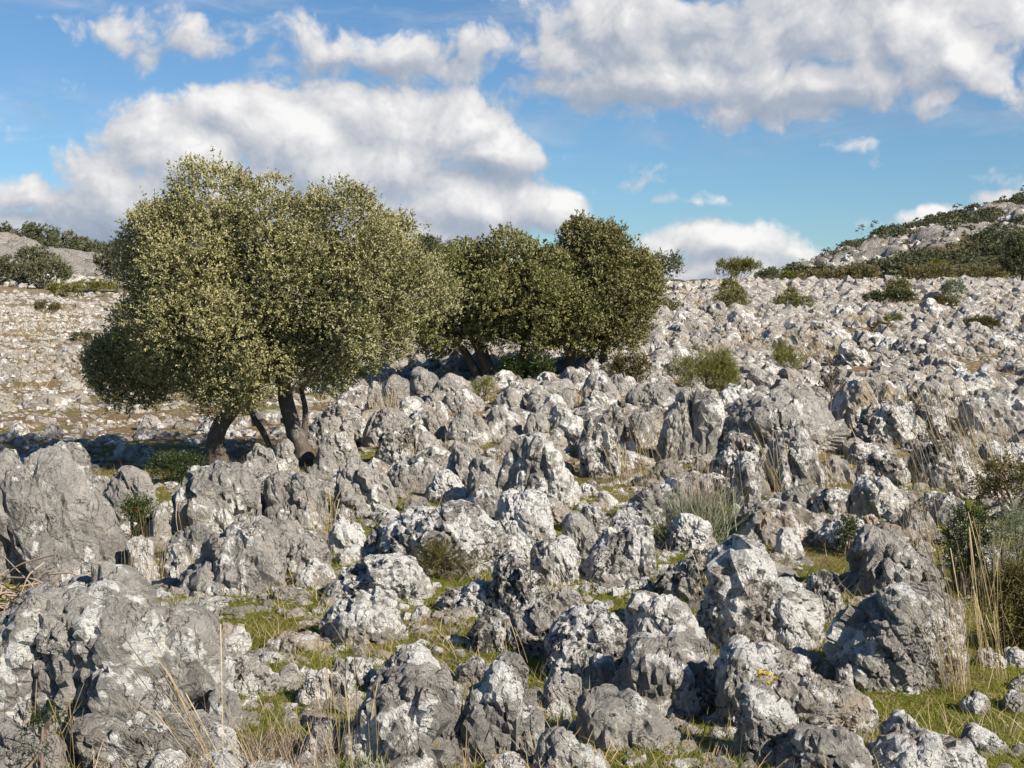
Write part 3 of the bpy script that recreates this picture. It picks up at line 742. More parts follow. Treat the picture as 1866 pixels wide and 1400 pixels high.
R([(1436,915),(1442,895),(1455,889),(1466,912)],920,'p','small knob of rock above the long lumpy rock',name='stone',cat='stone')
R([(1488,990),(1500,955),(1530,938),(1570,945),(1580,985)],1006,'o','orange stained rock behind a small dark bush')
R([(1562,960),(1572,940),(1595,936),(1606,955)],966,'k','small cream stone below the arched ochre rock',name='stone',cat='stone')
R([(1780,830),(1800,802),(1830,808),(1866,805),(1880,830)],844,'w','pale rock above the dark bush at the right edge')
R([(1735,790),(1750,730),(1790,715),(1830,712),(1880,720),(1890,790)],802,'g','shaded grey rock wall behind tall stalks at the right edge',name='boulder',cat='boulder')
R([(1668,735),(1680,700),(1700,692),(1725,700),(1740,730)],742,'g','grey pointed rock right of the smooth pale boulder')
R([(1738,1080),(1745,1030),(1770,1000),(1795,990),(1810,1050)],1085,'g','dark grey rock in the shade beneath the right hand bushes')
R([(1058,725),(1065,690),(1080,674),(1100,678),(1115,700),(1130,725)],738,'G','rounded grey rock in front of the rear tree trunks')
R([(1113,715),(1120,688),(1132,681),(1146,705)],720,'G','small rounded grey rock right of the rear tree trunks')
R([(960,745),(970,715),(1000,702),(1035,705),(1045,730)],752,'G','broad grey rock before the middle and rear trees')
R([(975,715),(985,695),(1015,690),(1048,708)],724,'G','grey rounded rock just behind the broad grey rock')
R([(893,745),(905,722),(930,705),(955,720),(960,745)],750,'g','grey rock below the bright green bush')
R([(1140,740),(1160,705),(1195,690),(1230,695),(1240,740)],750,'g','grooved grey rock below the yellow broom')
R([(745,720),(750,675),(770,668),(795,680),(800,715)],726,'G','bluish shaded rock standing beneath the middle tree')
R([(785,725),(795,685),(815,680),(850,690),(860,715)],733,'G','bluish shaded hump beside the standing rock under the middle tree')
R([(690,735),(700,690),(720,682),(745,700),(748,730)],740,'G','shaded rock left of the standing rock under the middle tree')
R([(664,745),(672,705),(685,695),(700,715),(702,745)],750,'g','shaded upright rock behind dry straws right of the big tree')
R([(575,760),(600,738),(630,728),(655,745),(660,760)],766,'g','low shaded rock just right of the big tree under its crown')
R([(768,755),(778,725),(795,716),(805,750)],758,'s','small pale pointed rock below the shaded standing rock')
R([(798,748),(820,715),(850,708),(880,730),(884,748)],753,'g','grey rocks edge below the shaded hump under the middle tree')
R([(1305,735),(1320,708),(1345,702),(1368,715),(1370,735)],748,'w','white capped rock between the cleft boulder and the broad humped boulder')
# ------------------------------------------------------------------ the rest of the stony field
rng = np.random.default_rng(77)
TREES = [(480, 850), (890, 690), (1065, 685)]                     # photo pixels of the trunk feet
def jit_grid(y0, y1, cell):
    ny = int((y1 - y0) / cell) + 1
    P_ = []
    for j in range(ny):
        y = y0 + j * cell
        half = y * 0.43 + 1.2
        nx = int(2 * half / cell) + 1
        xs = -half + (np.arange(nx) + rng.uniform(0, 1, nx)) * cell
        P_.append(np.stack([xs, y + rng.uniform(0, 1, nx) * cell], 1))
    return np.vstack(P_)
g1, g2, g3, g4 = jit_grid(4.2, 14, .34), jit_grid(14, 30, .40), jit_grid(30, 60, .48), jit_grid(60, 112, .66)
pts = np.vstack([g1, g2, g3, g4])
cell = np.concatenate([np.full(len(g1), .34), np.full(len(g2), .40), np.full(len(g3), .48), np.full(len(g4), .66)])
u_ = 933 + F * pts[:, 0] / pts[:, 1]
left = 1 - sstep(u_, 350, 800)
hwid = cell * (.24 + .50 * rng.uniform(0, 1, len(pts)) ** 1.6) * np.where(pts[:, 1] > 14, .88 - .20 * left, np.where(pts[:, 1] < 10, .55, .75))
hwid *= np.where(rng.uniform(0, 1, len(pts)) < .12, 1.35, 1.0)
keep = np.ones(len(pts), bool)
# bare grassy or earthy gaps
gapn = n2(pts[:, 0], pts[:, 1], 0.45, 51, 3) + n2(pts[:, 0] * .12, pts[:, 1] * .35, 1.0, 52, 2) * (.35 + .35 * left)
keep &= gapn > np.where(pts[:, 1] < 8.5, 0.16, np.where(pts[:, 1] < 14, -.22, -0.34 + .44 * left + .16 * sstep(pts[:, 1], 24, 40) * (1 - left)))
keep |= (pts[:, 1] > 12.5) & (pts[:, 1] < 19) & (u_ < 420) & (gapn > -.35)
keep &= ~((pts[:, 1] < 9) & (rng.uniform(0, 1, len(pts)) < .35))
FT = np.array(foot)
for (fx, fy, fw, fd) in FT:
    keep &= ~((np.abs(pts[:, 0] - fx) < fw * .95 + hwid * .7) & (np.abs(pts[:, 1] - fy) < fd + hwid * .6))
    # nothing tall right before a placed rock
    keep &= ~((np.abs(pts[:, 0] - fx) < fw) & (pts[:, 1] < fy) & (pts[:, 1] > fy - fd - .25) & (hwid > .11))
CLEAR = [(500, 1130, 130, 60), (820, 1185, 100, 40), (1280, 1330, 60, 60), (1700, 1290, 140, 50), (1030, 905, 40, 30), (1500, 1130, 40, 30), (450, 1090, 110, 40),
         (1010, 1060, 40, 20), (210, 775, 70, 18), (130, 610, 130, 12), (1310, 560, 60, 10), (1640, 545, 60, 10)]
gz_ = ground(pts[:, 0], pts[:, 1])
ru_, rv_ = project(pts[:, 0], pts[:, 1], gz_)
for (a, b, ra, rb) in CLEAR:
    keep &= ((ru_ - a) / ra) ** 2 + ((rv_ - b) / rb) ** 2 > 1
for (a, b) in TREES:
    tx, ty = hit(a, b)
    keep &= (pts[:, 0] - tx) ** 2 + (pts[:, 1] - ty) ** 2 > .3
pts, hwid, left, u_, gz_, ru_, rv_ = (q[keep] for q in (pts, hwid, left, u_, gz_, ru_, rv_))
NP = len(pts)
asp = rng.uniform(.50, 1.0, NP) * np.where(left > .5, .8, 1.0)
sc = np.stack([hwid, hwid * rng.uniform(.6, 1.0, NP), hwid * asp], 1)
rot = rng.normal(0, .7, NP)

def variant(level, seed):
    r = np.random.default_rng(seed)
    pk = r.uniform(-.5, .35); a = r.uniform(1.4, 3.0); b = r.uniform(1.2, 2.4); k = r.uniform(.0, .35)
    def hf_(x):
        t = np.where(x < pk, (pk - x) / (1 + pk), (x - pk) / (1 - pk))
        return np.maximum(1.15 * (1 - t ** np.where(x < pk, a, b)) * (1 + k * np.sin(x * 5 + seed)), .04)
    return rock_verts(level, 1.0, 1.0, hf_, .45, seed, 1.45, 1.0, r.uniform(-.2, .3))
V4 = [variant(4, 500 + k) for k in range(14)]
V3 = [variant(3, 600 + k) for k in range(16)]
V2 = [variant(2, 600 + k) for k in range(16)]

# the ones that show largest are rocks of their own
LAND = [('the big holm oak', 480, 850), ('the middle holm oak', 890, 690), ('the rear holm oak', 1065, 685), ('the yellow broom', 1275, 705), ('the green broom', 1430, 688),
        ('the bright green bush', 950, 695), ('the dead flower stalk', 1512, 800), ('the grey lavender clump', 1275, 970), ('the pile of dead twigs', 50, 1100),
        ('the red leaved bush', 250, 975), ('the smooth pale boulder', 1590, 784), ('the cleft boulder', 1255, 836), ('the broad humped boulder', 1410, 830),
        ('the tilted slab', 430, 1088), ('the largest boulder', 210, 1345), ('the domed boulder', 1640, 1250), ('the white crusted boulder', 1390, 1175),
        ('the central outcrop', 1130, 1230), ('the long diagonal ridge', 830, 1040), ('the pinkish heart shaped stone', 425, 1186), ('the shaded standing rock', 772, 726),
        ('the pale grooved hump', 855, 808), ('the white topped boulder', 400, 978), ('the white spotted boulder', 910, 1385), ('the dark right hand bush', 1830, 920)]
LANDXY = [(n, *hit(u, v)) for (n, u, v) in LAND]
NIND = 300 - len(ROCKS)
top_ = gz_ + sc[:, 2]
bu, bv = project(pts[:, 0], pts[:, 1], top_)
infr = (bu > -10) & (bu < 1876) & (bv < 1392) & (rv_ > 520)
# not behind the crowns or behind placed rocks
hid = np.zeros(NP, bool)
for (a, b, ra, rb) in [(500, 520, 330, 235), (930, 560, 160, 110), (1110, 540, 120, 130)]:
    hid |= ((bu - a) / ra) ** 2 + ((bv - b) / rb) ** 2 < 1
for o_, (fx, fy, fw, fd) in zip(ROCKS, foot):
    zt = o_.location.z + max(c[2] for c in o_.bound_box)
    a, b = project(fx, fy, zt); wpx = fw * F / fy
    hid |= (np.abs(bu - a) < wpx * .85) & (bv > b - 4) & (pts[:, 1] > fy)
size = np.where(infr & ~hid, hwid * F / pts[:, 1] * np.sqrt(asp), 0)
order = np.argsort(-size)
ind = order[:NIND]
ind = ind[size[ind] > 0]
used = {}
ORD = ['nearest', 'second nearest', 'third nearest', 'fourth nearest', 'fifth nearest', 'sixth nearest', 'seventh nearest', 'eighth nearest', 'ninth nearest', 'tenth nearest',
       'eleventh nearest', 'twelfth nearest', 'thirteenth nearest', 'fourteenth nearest', 'fifteenth nearest']
VM = {}
pend = []
for i in ind:
    x, y = pts[i]
    ds = [math.hypot((x - lx) * 1.0, y - ly) for (_, lx, ly) in LANDXY]
    k = int(np.argmin(ds)); nm, lx, ly = LANDXY[k]
    ang = math.atan2(y - ly, x - lx)
    side = 'behind' if .9 < ang < 2.24 else 'in front of' if -2.24 < ang < -.9 else 'right of' if abs(ang) <= .9 else 'left of'
    pend.append((k, side, ds[k], i))
pend.sort()
for (k, side, dd, i) in pend:
    n_ = used.get((k, side), 0); used[(k, side)] = n_ + 1
    vi = int(rng.integers(len(V4)))
    if vi not in VM:
        o = mesh_obj('limestone_rock', V4[vi][0], V4[vi][1], LIME); VM[vi] = o.data
    else:
        o = bpy.data.objects.new('limestone_rock', VM[vi]); COL.objects.link(o)
    o.location = (pts[i, 0], pts[i, 1], gz_[i] - hwid[i] * .05)
    o.scale = sc[i]
    o.rotation_euler = (0, 0, rot[i])
    w_ = rng.uniform(.25, .8); d_ = rng.uniform(.15, .75)
    o.color = (w_, d_, rng.uniform(.05, .6), 1)
    px = hwid[i] * 2 * F / pts[i, 1]
    look = 'white crusted' if w_ > .62 else 'dark spotted' if d_ > .5 else 'plain grey'
    fl = 'low' if asp[i] < .65 else 'upright' if asp[i] > .88 else 'rounded'
    tag(o, '%s %s rock %s %s, %s to it' % (fl, look, side, LAND[k][0], ORD[min(n_, 14)]), 'rock', 'loose limestone rocks between the placed ones')

rest = np.setdiff1d(np.arange(NP), ind)
def merge(sel, VAR):
    vs, fs, base = [], [], 0
    vi = rng.integers(len(VAR), size=len(sel))
    for k in range(len(VAR)):
        q = sel[vi == k]
        if not len(q): continue
        v, f = VAR[k]
        s = v[None] * sc[q][:, None, :]
        c, sn = np.cos(rot[q])[:, None], np.sin(rot[q])[:, None]
        X = s[:, :, 0] * c - s[:, :, 1] * sn + pts[q, 0][:, None]
        Y = s[:, :, 0] * sn + s[:, :, 1] * c + pts[q, 1][:, None]
        Z = s[:, :, 2] + (gz_[q] - hwid[q] * .05)[:, None]
        vs.append(np.stack([X, Y, Z], -1).reshape(-1, 3))
        fs.append((f[None] + (base + np.arange(len(q)) * len(v))[:, None, None]).reshape(-1, 3))
        base += len(v) * len(q)
    return np.vstack(vs), np.vstack(fs)
nr = rest[pts[rest, 1] < 34]; fr = rest[(pts[rest, 1] >= 34) & (pts[rest, 1] < 58)]; rr_ = rest[pts[rest, 1] >= 58]
va, fa = merge(nr, V3); vb_, fb = merge(fr, V2)
V1 = [variant(1, 700 + k) for k in range(8)]
vc_, fc_ = merge(rr_, V1)
o = mesh_obj('rubble', np.vstack([va, vb_, vc_]), np.vstack([fa, fb + len(va), fc_ + len(va) + len(vb_)]), LIME)
o.color = (.32, .46, .38, 1)
tag(o, 'countless smaller limestone rocks strewn over the whole stony slope', 'rubble', kind='stuff')
print('rocks', len(ROCKS), 'individual loose', len(ind), 'rubble', len(rest))
# blocks on the bare parts of the hills
fp = []
for _ in range(26000):
    u = rng.uniform(-250, 1950); y = 114 + 140 * rng.uniform() ; x = (u - 933) / F * y
    fp.append((x, y))
fp = np.array(fp); fz = ground(fp[:, 0], fp[:, 1]); a_, b_ = project(fp[:, 0], fp[:, 1], fz)
m_ = rockmask(a_, b_); kp = m_ * np.where(fp[:, 0] < 0, 1, .8) > np.where(fp[:, 0] < 0, rng.uniform(.05, .75, len(fp)), rng.uniform(.35, 1.1, len(fp)))
pts, gz_ = fp[kp], fz[kp] + .1; npb = len(pts)
lf = pts[:, 0] < 0
hwid = np.where(lf, rng.uniform(.12, .42, npb), rng.uniform(.25, .95, npb)); sc = np.stack([hwid, hwid * .8, hwid * rng.uniform(.4, 1.0, npb)], 1); rot = rng.normal(0, .7, npb)
va, fa = merge(np.arange(npb), V2)
o = mesh_obj('hillside_rubble', va, fa, LIME); o.color = (.40, .35, .5, 1)
tag(o, 'pale broken limestone strewn over the bare parts of the hills', 'rubble', kind='stuff')
print('hill blocks', npb)
# pebbles and chips between them, close by
npb = 30000
py = 4.3 + 75 * rng.uniform(0, 1, npb) ** 1.5; px_ = (rng.uniform(-1, 1, npb)) * (py * .42 + .5)
big_ = rng.uniform(0, 1, npb) < .06
kp = n2(px_, py, .8, 81, 3) > -.12
py, px_, big_ = py[kp], px_[kp], big_[kp]; npb = len(py)
pts, hwid = np.stack([px_, py], 1), rng.uniform(.008, .055, npb) * (.7 + py / 22) * np.where(big_ & (py < 22), 2.0, 1.0)
sc = np.stack([hwid, hwid * .8, hwid * .6], 1); rot = rng.uniform(0, 6.28, npb); gz_ = ground(px_, py)
V1 = [variant(1, 700 + k) for k in range(8)]
va, fa = merge(np.arange(npb), V1)
o = mesh_obj('pebbles', va, fa, LIME, smooth=False); o.color = (.5, .3, .6, 1)
tag(o, 'pale chips and pebbles lying in the soil between the rocks', 'pebbles', kind='stuff')

# yellow lichen on the diagonal ridge, a thin crust lying on the stone
dg = bpy.context.evaluated_depsgraph_get()
def crust(u, v, r_px, host, label_mat=YELLOW):
    org = Vector((0, 0, CAMZ)); d = Vector(pxdir(u, v)).normalized()
    dg.update()
    mi = host.matrix_world.copy() if False else None
    loc = host.location
    ok, h, n, _ = host.ray_cast(org - loc, d)
    if not ok: return
    rr = r_px * (h + loc - org).length / F
    t = n.orthogonal().normalized(); b = n.cross(t)
    rg = np.random.default_rng(int(u))
    vs, fs = [], []
    for q in range(26):
        a_, q_ = rg.uniform(0, 6.28), rr * math.sqrt(rg.uniform(0.05, 1))
        c = h + t * (q_ * math.cos(a_)) + b * (q_ * math.sin(a_) * .9)
        ok, hh_, nn, _ = host.ray_cast(c + n * .2, -n)
        if not ok: continue
        c = hh_ + nn * .001
        t2 = nn.orthogonal().normalized(); b2 = nn.cross(t2); s = rr * rg.uniform(.18, .36); i0 = len(vs)
        vs.append(c + nn * .003)
        for w in range(7):
            an = w / 7 * 6.283
            vs.append(c + (t2 * math.cos(an) + b2 * math.sin(an)) * s * rg.uniform(.7, 1.25) - nn * .006)
        for w in range(7): fs.append((i0, i0 + 1 + w, i0 + 1 + (w + 1) % 7))
    if fs:
        o = mesh_obj('yellow_lichen', np.array([p[:] for p in vs]), np.array(fs), label_mat, host, attrs={'tint': np.random.default_rng(3).uniform(0, 1, len(vs))})
        o['label'] = 'bright yellow lichen patch on the pale rock'
bpy.context.view_layer.update()
for (u, v, r_, key) in [(1395, 1230, 17, 'bearing a yellow'), (795, 1358, 6, 'one large white lichen patch')]:
    for o_ in ROCKS:
        if key in o_['label']: crust(u, v, r_, o_)

# ------------------------------------------------------------------ foliage
def leaf_mesh(pos, axis, length, width, rg, fold=.25):
    """one folded rhombic leaf per row: base, two sides, tip"""
    n = len(pos)
    rnd = rg.normal(size=(n, 3))
    sd = np.cross(axis, rnd); sd /= np.linalg.norm(sd, axis=1)[:, None] + 1e-9
    up = np.cross(sd, axis)
    L, Wd = length[:, None], width[:, None]
    p0 = pos; p2 = pos + axis * L
    mid = pos + axis * L * .5 - up * Wd * fold
    v = np.stack([p0, mid + sd * Wd * .5, p2, mid - sd * Wd * .5], 1).reshape(-1, 3)
    # keep the upper side of the leaf (its normal) turned to the outside: handled by caller through axis
    i = np.arange(n) * 4
    return v, np.stack([i, i + 1, i + 2, i + 3], 1)

def unit(a): return a / (np.linalg.norm(a, axis=-1, keepdims=True) + 1e-9)

def shoots(cen, outw, rad, per, k, L, rg, upb=.35, shootlen=.09, lw=.48, spread=.8):
    """leafy shoots on the outer side of each clump (centre, outward direction, radius)"""
    m = len(cen)
    q = np.repeat(np.arange(m), per)
    d = unit(rg.normal(size=(len(q), 3)) + outw[q] * .75 + np.array([0, 0, .2]))
    r = rad[q] * rg.uniform(.45, 1.0, len(q)) ** .6
    r = np.where(rg.uniform(0, 1, len(q)) < .08, r * 1.3, r)
    base = cen[q] + d * r[:, None]
    ax = unit(d * .8 + outw[q] * .35 + np.array([0, 0, upb]) + rg.normal(size=(len(q), 3)) * .28)
    sl = shootlen * rg.uniform(.6, 1.5, len(q))
    tq = np.repeat(rg.uniform(0, 1, len(q)), k)
    b2 = np.repeat(np.arange(len(q)), k)
    t = rg.uniform(0, 1, len(b2))
    pos = base[b2] + ax[b2] * (sl[b2] * t)[:, None]
    la = unit(ax[b2] * .55 + rg.normal(size=(len(b2), 3)) * spread * .7 + np.array([0, 0, .12]))
    ll = L * rg.uniform(.65, 1.25, len(b2)) * (1 - .3 * t)
    v, f = leaf_mesh(pos, la, ll, ll * lw, rg)
    tint = np.clip(.05 + .45 * tq + .5 * rg.uniform(0, 1, len(b2)), 0, 1) ** 1.7
    return v, f, np.repeat(tint, 4)

def inpoly(u, v, poly):
    ins = np.zeros(len(u), bool); n = len(poly)
    for i in range(n):
        (x1, y1), (x2, y2) = poly[i], poly[(i + 1) % n]
        c = ((y1 > v) != (y2 > v))
        ins ^= c & (u < (x2 - x1) * (v - y1) / (y2 - y1 + 1e-9) + x1)
    return ins
def dpoly(u, v, poly):
    p = np.stack([u, v], 1); best = np.full(len(u), 1e9)
    for i in range(len(poly)):
        a, b = np.array(poly[i], float), np.array(poly[(i + 1) % len(poly)], float)
        t = np.clip(((p - a) @ (b - a)) / ((b - a) @ (b - a)), 0, 1)
        best = np.minimum(best, np.linalg.norm(p - (a + t[:, None] * (b - a)), axis=1))
    return best

def crown_clumps(poly, y, R_, nclump, cpx, rg, deep=1.0, inner=.25, lobes=0):
    """clump centres spread over an inflated outline standing at distance y; all in metres"""
    us = [p[0] for p in poly]; vs = [p[1] for p in poly]
    U, V, D_ = [], [], []
    while sum(map(len, U)) < nclump:
        u = rg.uniform(min(us), max(us), 4000); v = rg.uniform(min(vs), max(vs), 4000)
        k = inpoly(u, v, poly); u, v = u[k], v[k]
        d = dpoly(u, v, poly)
        k = d > min(cpx * .62, .5 * d.max())
        U.append(u[k]); V.append(v[k]); D_.append(d[k])
    # best-candidate thinning keeps clumps apart
    u, v, d = np.concatenate(U), np.concatenate(V), np.concatenate(D_)
    sd = rg.uniform(0, 1, len(u))
    s = np.where(sd < .62, -1, np.where(sd < 1 - inner, 1, rg.uniform(-.7, .7, len(u))))
    hd = np.sqrt(np.maximum(R_ ** 2 - (R_ - np.minimum(d, R_)) ** 2, 0)) * deep
    off = (hd - cpx * .6).clip(0) * s * rg.uniform(.86, 1.06, len(u))
    k = slice(0, nclump)
    mpp = y / F
    P0 = np.array([at_depth(a, b, y) for a, b in zip(u[k], v[k])])
    P0[:, 1] += off[k] * mpp
    rad = np.minimum(cpx * rg.uniform(.7, 1.25, nclump), d[k] + 4) * mpp
    cx, cy, cz = P0.mean(0)
    cen = np.array([cx, y, cz - .25 * (P0[:, 2].max() - P0[:, 2].min())])
    out = unit((P0 - cen) * np.array([1, 1, 1.0]))
    if lobes:      # gather the clumps into boughs with gaps between them
        q = [0]
        for _ in range(lobes - 1):
            dd = np.min(np.linalg.norm(P0[:, None] - P0[q][None], axis=2), 1); q.append(int(np.argmax(dd * rg.uniform(.7, 1, len(dd)))))
        dd = np.linalg.norm(P0[:, None] - P0[q][None], axis=2); j = dd.argmin(1); dm = dd.min(1); lr = np.median(dm) * 1.3
        t = np.clip(dm / lr, 0, 1.3)
        depth_in = R_ * mpp * (.52 * t ** 2 - .08)
        rad = rad * np.where(t > 1.0, .85, 1.08)
        P0 = P0 - out * depth_in[:, None] * np.array([.2, 1, .3])
        out = unit(out * .55 + unit(P0 - P0[q][j] + out * lr * .6) * .6)
    return P0, out, rad

def tube(path, radii, sides=8, seed=0, wob=.12):
    path = np.array(path, float); n = len(path); rg = np.random.default_rng(seed)
    # resample smoothly
    m = max(n * 5, 10); t0 = np.linspace(0, 1, n); t = np.linspace(0, 1, m)
    P_ = np.stack([np.interp(t, t0, path[:, c]) for c in range(3)], 1)
    for _ in range(3): P_[1:-1] = (P_[:-2] + 2 * P_[1:-1] + P_[2:]) / 4
    r = np.interp(t, t0, radii)
    T = unit(np.gradient(P_, axis=0)); ref = np.array([.31, .9, .2]); A = unit(np.cross(T, ref)); B = np.cross(T, A)
    an = np.arange(sides) / sides * 2 * np.pi
    lob = 1 + wob * np.sin(an[None] * 3 + t[:, None] * 5 + seed) + wob * .6 * rg.normal(size=(m, sides)) * .5
    v = P_[:, None] + r[:, None, None] * lob[..., None] * (np.cos(an)[None, :, None] * A[:, None] + np.sin(an)[None, :, None] * B[:, None])
    idx = np.arange(m * sides).reshape(m, sides); j = np.roll(idx, -1, 1)
    f = np.stack([idx[:-1], j[:-1], j[1:], idx[1:]], -1).reshape(-1, 4)
    return v.reshape(-1, 3), f

class Acc:
    def __init__(s): s.v, s.f, s.n = [], [], 0
    def add(s, v, f): s.v.append(v); s.f.append(f + s.n); s.n += len(v)
    def obj(s, name, mat, parent=None, **k):
        return mesh_obj(name, np.vstack(s.v), np.vstack(s.f), mat, parent, **k)

def limbs(parent, starts, clumps, n, r0, rg, mat=BARK):
    A = Acc()
    for k in range(n):
        s = np.array(starts[k % len(starts)], float); e = clumps[int(rg.integers(len(clumps)))]
        if e[2] < s[2]: e = e + np.array([0, 0, .3])
        m1 = s + (e - s) * .35 + rg.normal(size=3) * .08 + np.array([0, 0, .12]); m2 = s + (e - s) * .7 + rg.normal(size=3) * .09 + np.array([0, 0, .06])
        v, f = tube([s, m1, m2, e], [r0, r0 * .65, r0 * .4, r0 * .12], 6, k)
        A.add(v, f)
    return A.obj('branches', mat, parent)

def tree(name, label, poly, y, trunks, mat, nclump, cpx, per, k, L, R_, seed, group=None, deep=1.0, extra=(), cat='tree', inner=.22, sl=.09, nl=26, lobes=0):
    """trunks: lists of (u, v, radius px) from the foot up; extra: further outlines with their own depth offset in metres"""
    rg = np.random.default_rng(seed)
    fu, fv, _ = trunks[0][0]
    x0, _, z0 = at_depth(fu, fv, y)
    root = empty(name, (x0, y, z0)); inv = -np.array([x0, y, z0])
    tag(root, label, cat, group)
    C, O, Rd = crown_clumps(poly, y, R_, nclump, cpx, rg, deep, inner, lobes)
    for (pl, dy, nc) in extra:
        c2, o2, r2 = crown_clumps(pl, y + dy, R_ * .45, nc, cpx * .8, rg, deep, inner)
        C, O, Rd = np.vstack([C, c2]), np.vstack([O, o2]), np.concatenate([Rd, r2])
    v, f, t = shoots(C, O, Rd, per, k, L, rg, shootlen=sl)
    # patchy colour: some clumps yellower, some greener
    cl = np.repeat(np.clip(n2(C[:, 0] * 2.2, C[:, 2] * 2.2, 1.0, seed, 2), -.5, .5), per * k * 4)
    mesh_obj('crown', v + inv, f, mat, root, smooth=False, attrs={'tint': np.clip(t + cl * .35, 0, 1)})
    tips = []
    for j, tr in enumerate(trunks):
        path = [np.array(at_depth(a, b, y + .05 * j)) for (a, b, r) in tr]
        zg = float(ground(np.array([path[0][0]]), np.array([path[0][1]]), False)[0])
        path[0][2] = min(path[0][2], zg) - .08
        rd = [r * y / F for (_, _, r) in tr]; rd[0] *= 1.25
        v, f = tube([p + inv for p in path], rd, 12, seed + j)
        mesh_obj('trunk', v, f, BARK, root)
        if tr[-1][2] > 5: tips.append(path[-1] + inv)
    limbs(root, tips or [np.array([0, 0, .5])], C + inv, nl, rd[-1] * .8 if len(trunks) == 1 else .045 * y / 15, rg)
    return root

MAIN = [(232, 560), (236, 500), (246, 420), (268, 395), (290, 372), (318, 350), (345, 330), (385, 312), (430, 308), (470, 318), (505, 332), (545, 348), (585, 352), (620, 343), (662, 342),
        (690, 362), (722, 392), (752, 420), (785, 446), (806, 478), (822, 515), (832, 550), (820, 585), (790, 605), (758, 630), (722, 652), (694, 688), (650, 690), (612, 706), (585, 712), (545, 708),
        (508, 716), (470, 734), (425, 748), (385, 738), (340, 712), (310, 690), (270, 690), (250, 640)]
LOBE = [(165, 655), (200, 618), (235, 600), (290, 620), (330, 670), (330, 722), (285, 735), (230, 742), (195, 718)]
LOBE2 = [(300, 690), (350, 660), (420, 640), (480, 690), (465, 738), (425, 752), (385, 742), (340, 715)]
YM = hit(480, 850)[1]
tree('holm_oak', 'large rounded holm oak with sunlit olive crown standing foremost on leaning trunks', MAIN, YM,
     [[(402, 848, 19), (392, 805, 16), (402, 775, 15), (425, 745, 14), (445, 715, 11)], [(566, 862, 23), (548, 815, 17), (532, 775, 15), (520, 735, 14), (514, 690, 12)],
      [(502, 856, 5), (492, 815, 5), (478, 785, 6), (462, 762, 5), (452, 735, 4)], [(549, 800, 7), (556, 770, 6), (556, 740, 5), (548, 705, 4)]],
     OAK, 470, 42, 64, 11, .037, 220, 11, 'holm oaks of the stony field', 1.0, [(LOBE, .5, 44), (LOBE2, -.35, 24)], nl=34, inner=.30, lobes=44)
MID = [(690, 640), (740, 590), (780, 520), (800, 470), (822, 455), (850, 447), (885, 440), (905, 432), (935, 428), (975, 440), (1005, 447), (1035, 478), (1060, 505), (1080, 535), (1092, 565), (1085, 600),
       (1050, 622), (1010, 632), (975, 640), (950, 660), (915, 645), (880, 630), (840, 640), (790, 655), (730, 650)]
Y2 = hit(893, 692)[1]
tree('holm_oak', 'middle holm oak with low green crown and trunk leaning behind the largest tree', MID, Y2,
     [[(900, 695, 14), (888, 665, 12), (876, 640, 11), (862, 612, 10)], [(880, 655, 8), (845, 635, 6), (810, 618, 4)], [(945, 698, 9), (950, 660, 8), (958, 625, 7)]],
     OAK2, 230, 40, 46, 10, .058, 130, 12, 'holm oaks of the stony field', .95, nl=22, inner=.30, lobes=26)
REAR = [(1000, 500), (1015, 450), (1022, 425), (1045, 412), (1085, 408), (1112, 418), (1130, 432), (1158, 448), (1180, 465), (1200, 490), (1212, 520), (1205, 555), (1190, 585), (1165, 615), (1150, 640),
        (1112, 650), (1070, 638), (1030, 640), (1000, 625), (985, 560)]
Y3 = hit(1065, 686)[1]
tree('holm_oak', 'rear holm oak with tall bronze tinted crown right of the middle tree', REAR, Y3,
     [[(1042, 700, 11), (1034, 670, 9), (1040, 648, 9), (1048, 620, 7)], [(1070, 698, 8), (1074, 660, 7), (1080, 625, 6)], [(1094, 694, 9), (1098, 660, 8), (1104, 625, 6)]],
     OAK3, 230, 38, 46, 10, .056, 120, 13, 'holm oaks of the stony field', .95, nl=22, inner=.30, lobes=26)

# ---- far trees on the left hill, and the ones that look over the field's edge
def far_tree(label, poly, y, foot_px, mat=FARLEAF, n=34, L=.30, seed=0, name='holm_oak', cat='tree', group=None, cpx=13, R_=24):
    return tree(name, label, poly, y, [[(foot_px[0], foot_px[1], 3), (foot_px[0] + 1, (foot_px[1] * .4 + .6 * max(p[1] for p in poly)), 2.6), (foot_px[0] + 2, sum(p[1] for p in poly) / len(poly), 2)]],
                mat, n, cpx, 14, 6, L, R_, seed, group, 1.0, cat=cat, sl=.35, nl=6, inner=.1)
FG = 'trees on the left hill and beyond the field'
def dome(u0, u1, v0, v1, seed):
    r = np.random.default_rng(seed); n = 14
    return [((u0 + u1) / 2 + (u1 - u0) / 2 * math.cos(a) * r.uniform(.88, 1.05), (v0 + v1) / 2 - (v1 - v0) / 2 * (math.sin(a) if math.sin(a) > 0 else math.sin(a) * .85) * r.uniform(.88, 1.06)) for a in np.linspace(0, 2 * math.pi, n, endpoint=False)]
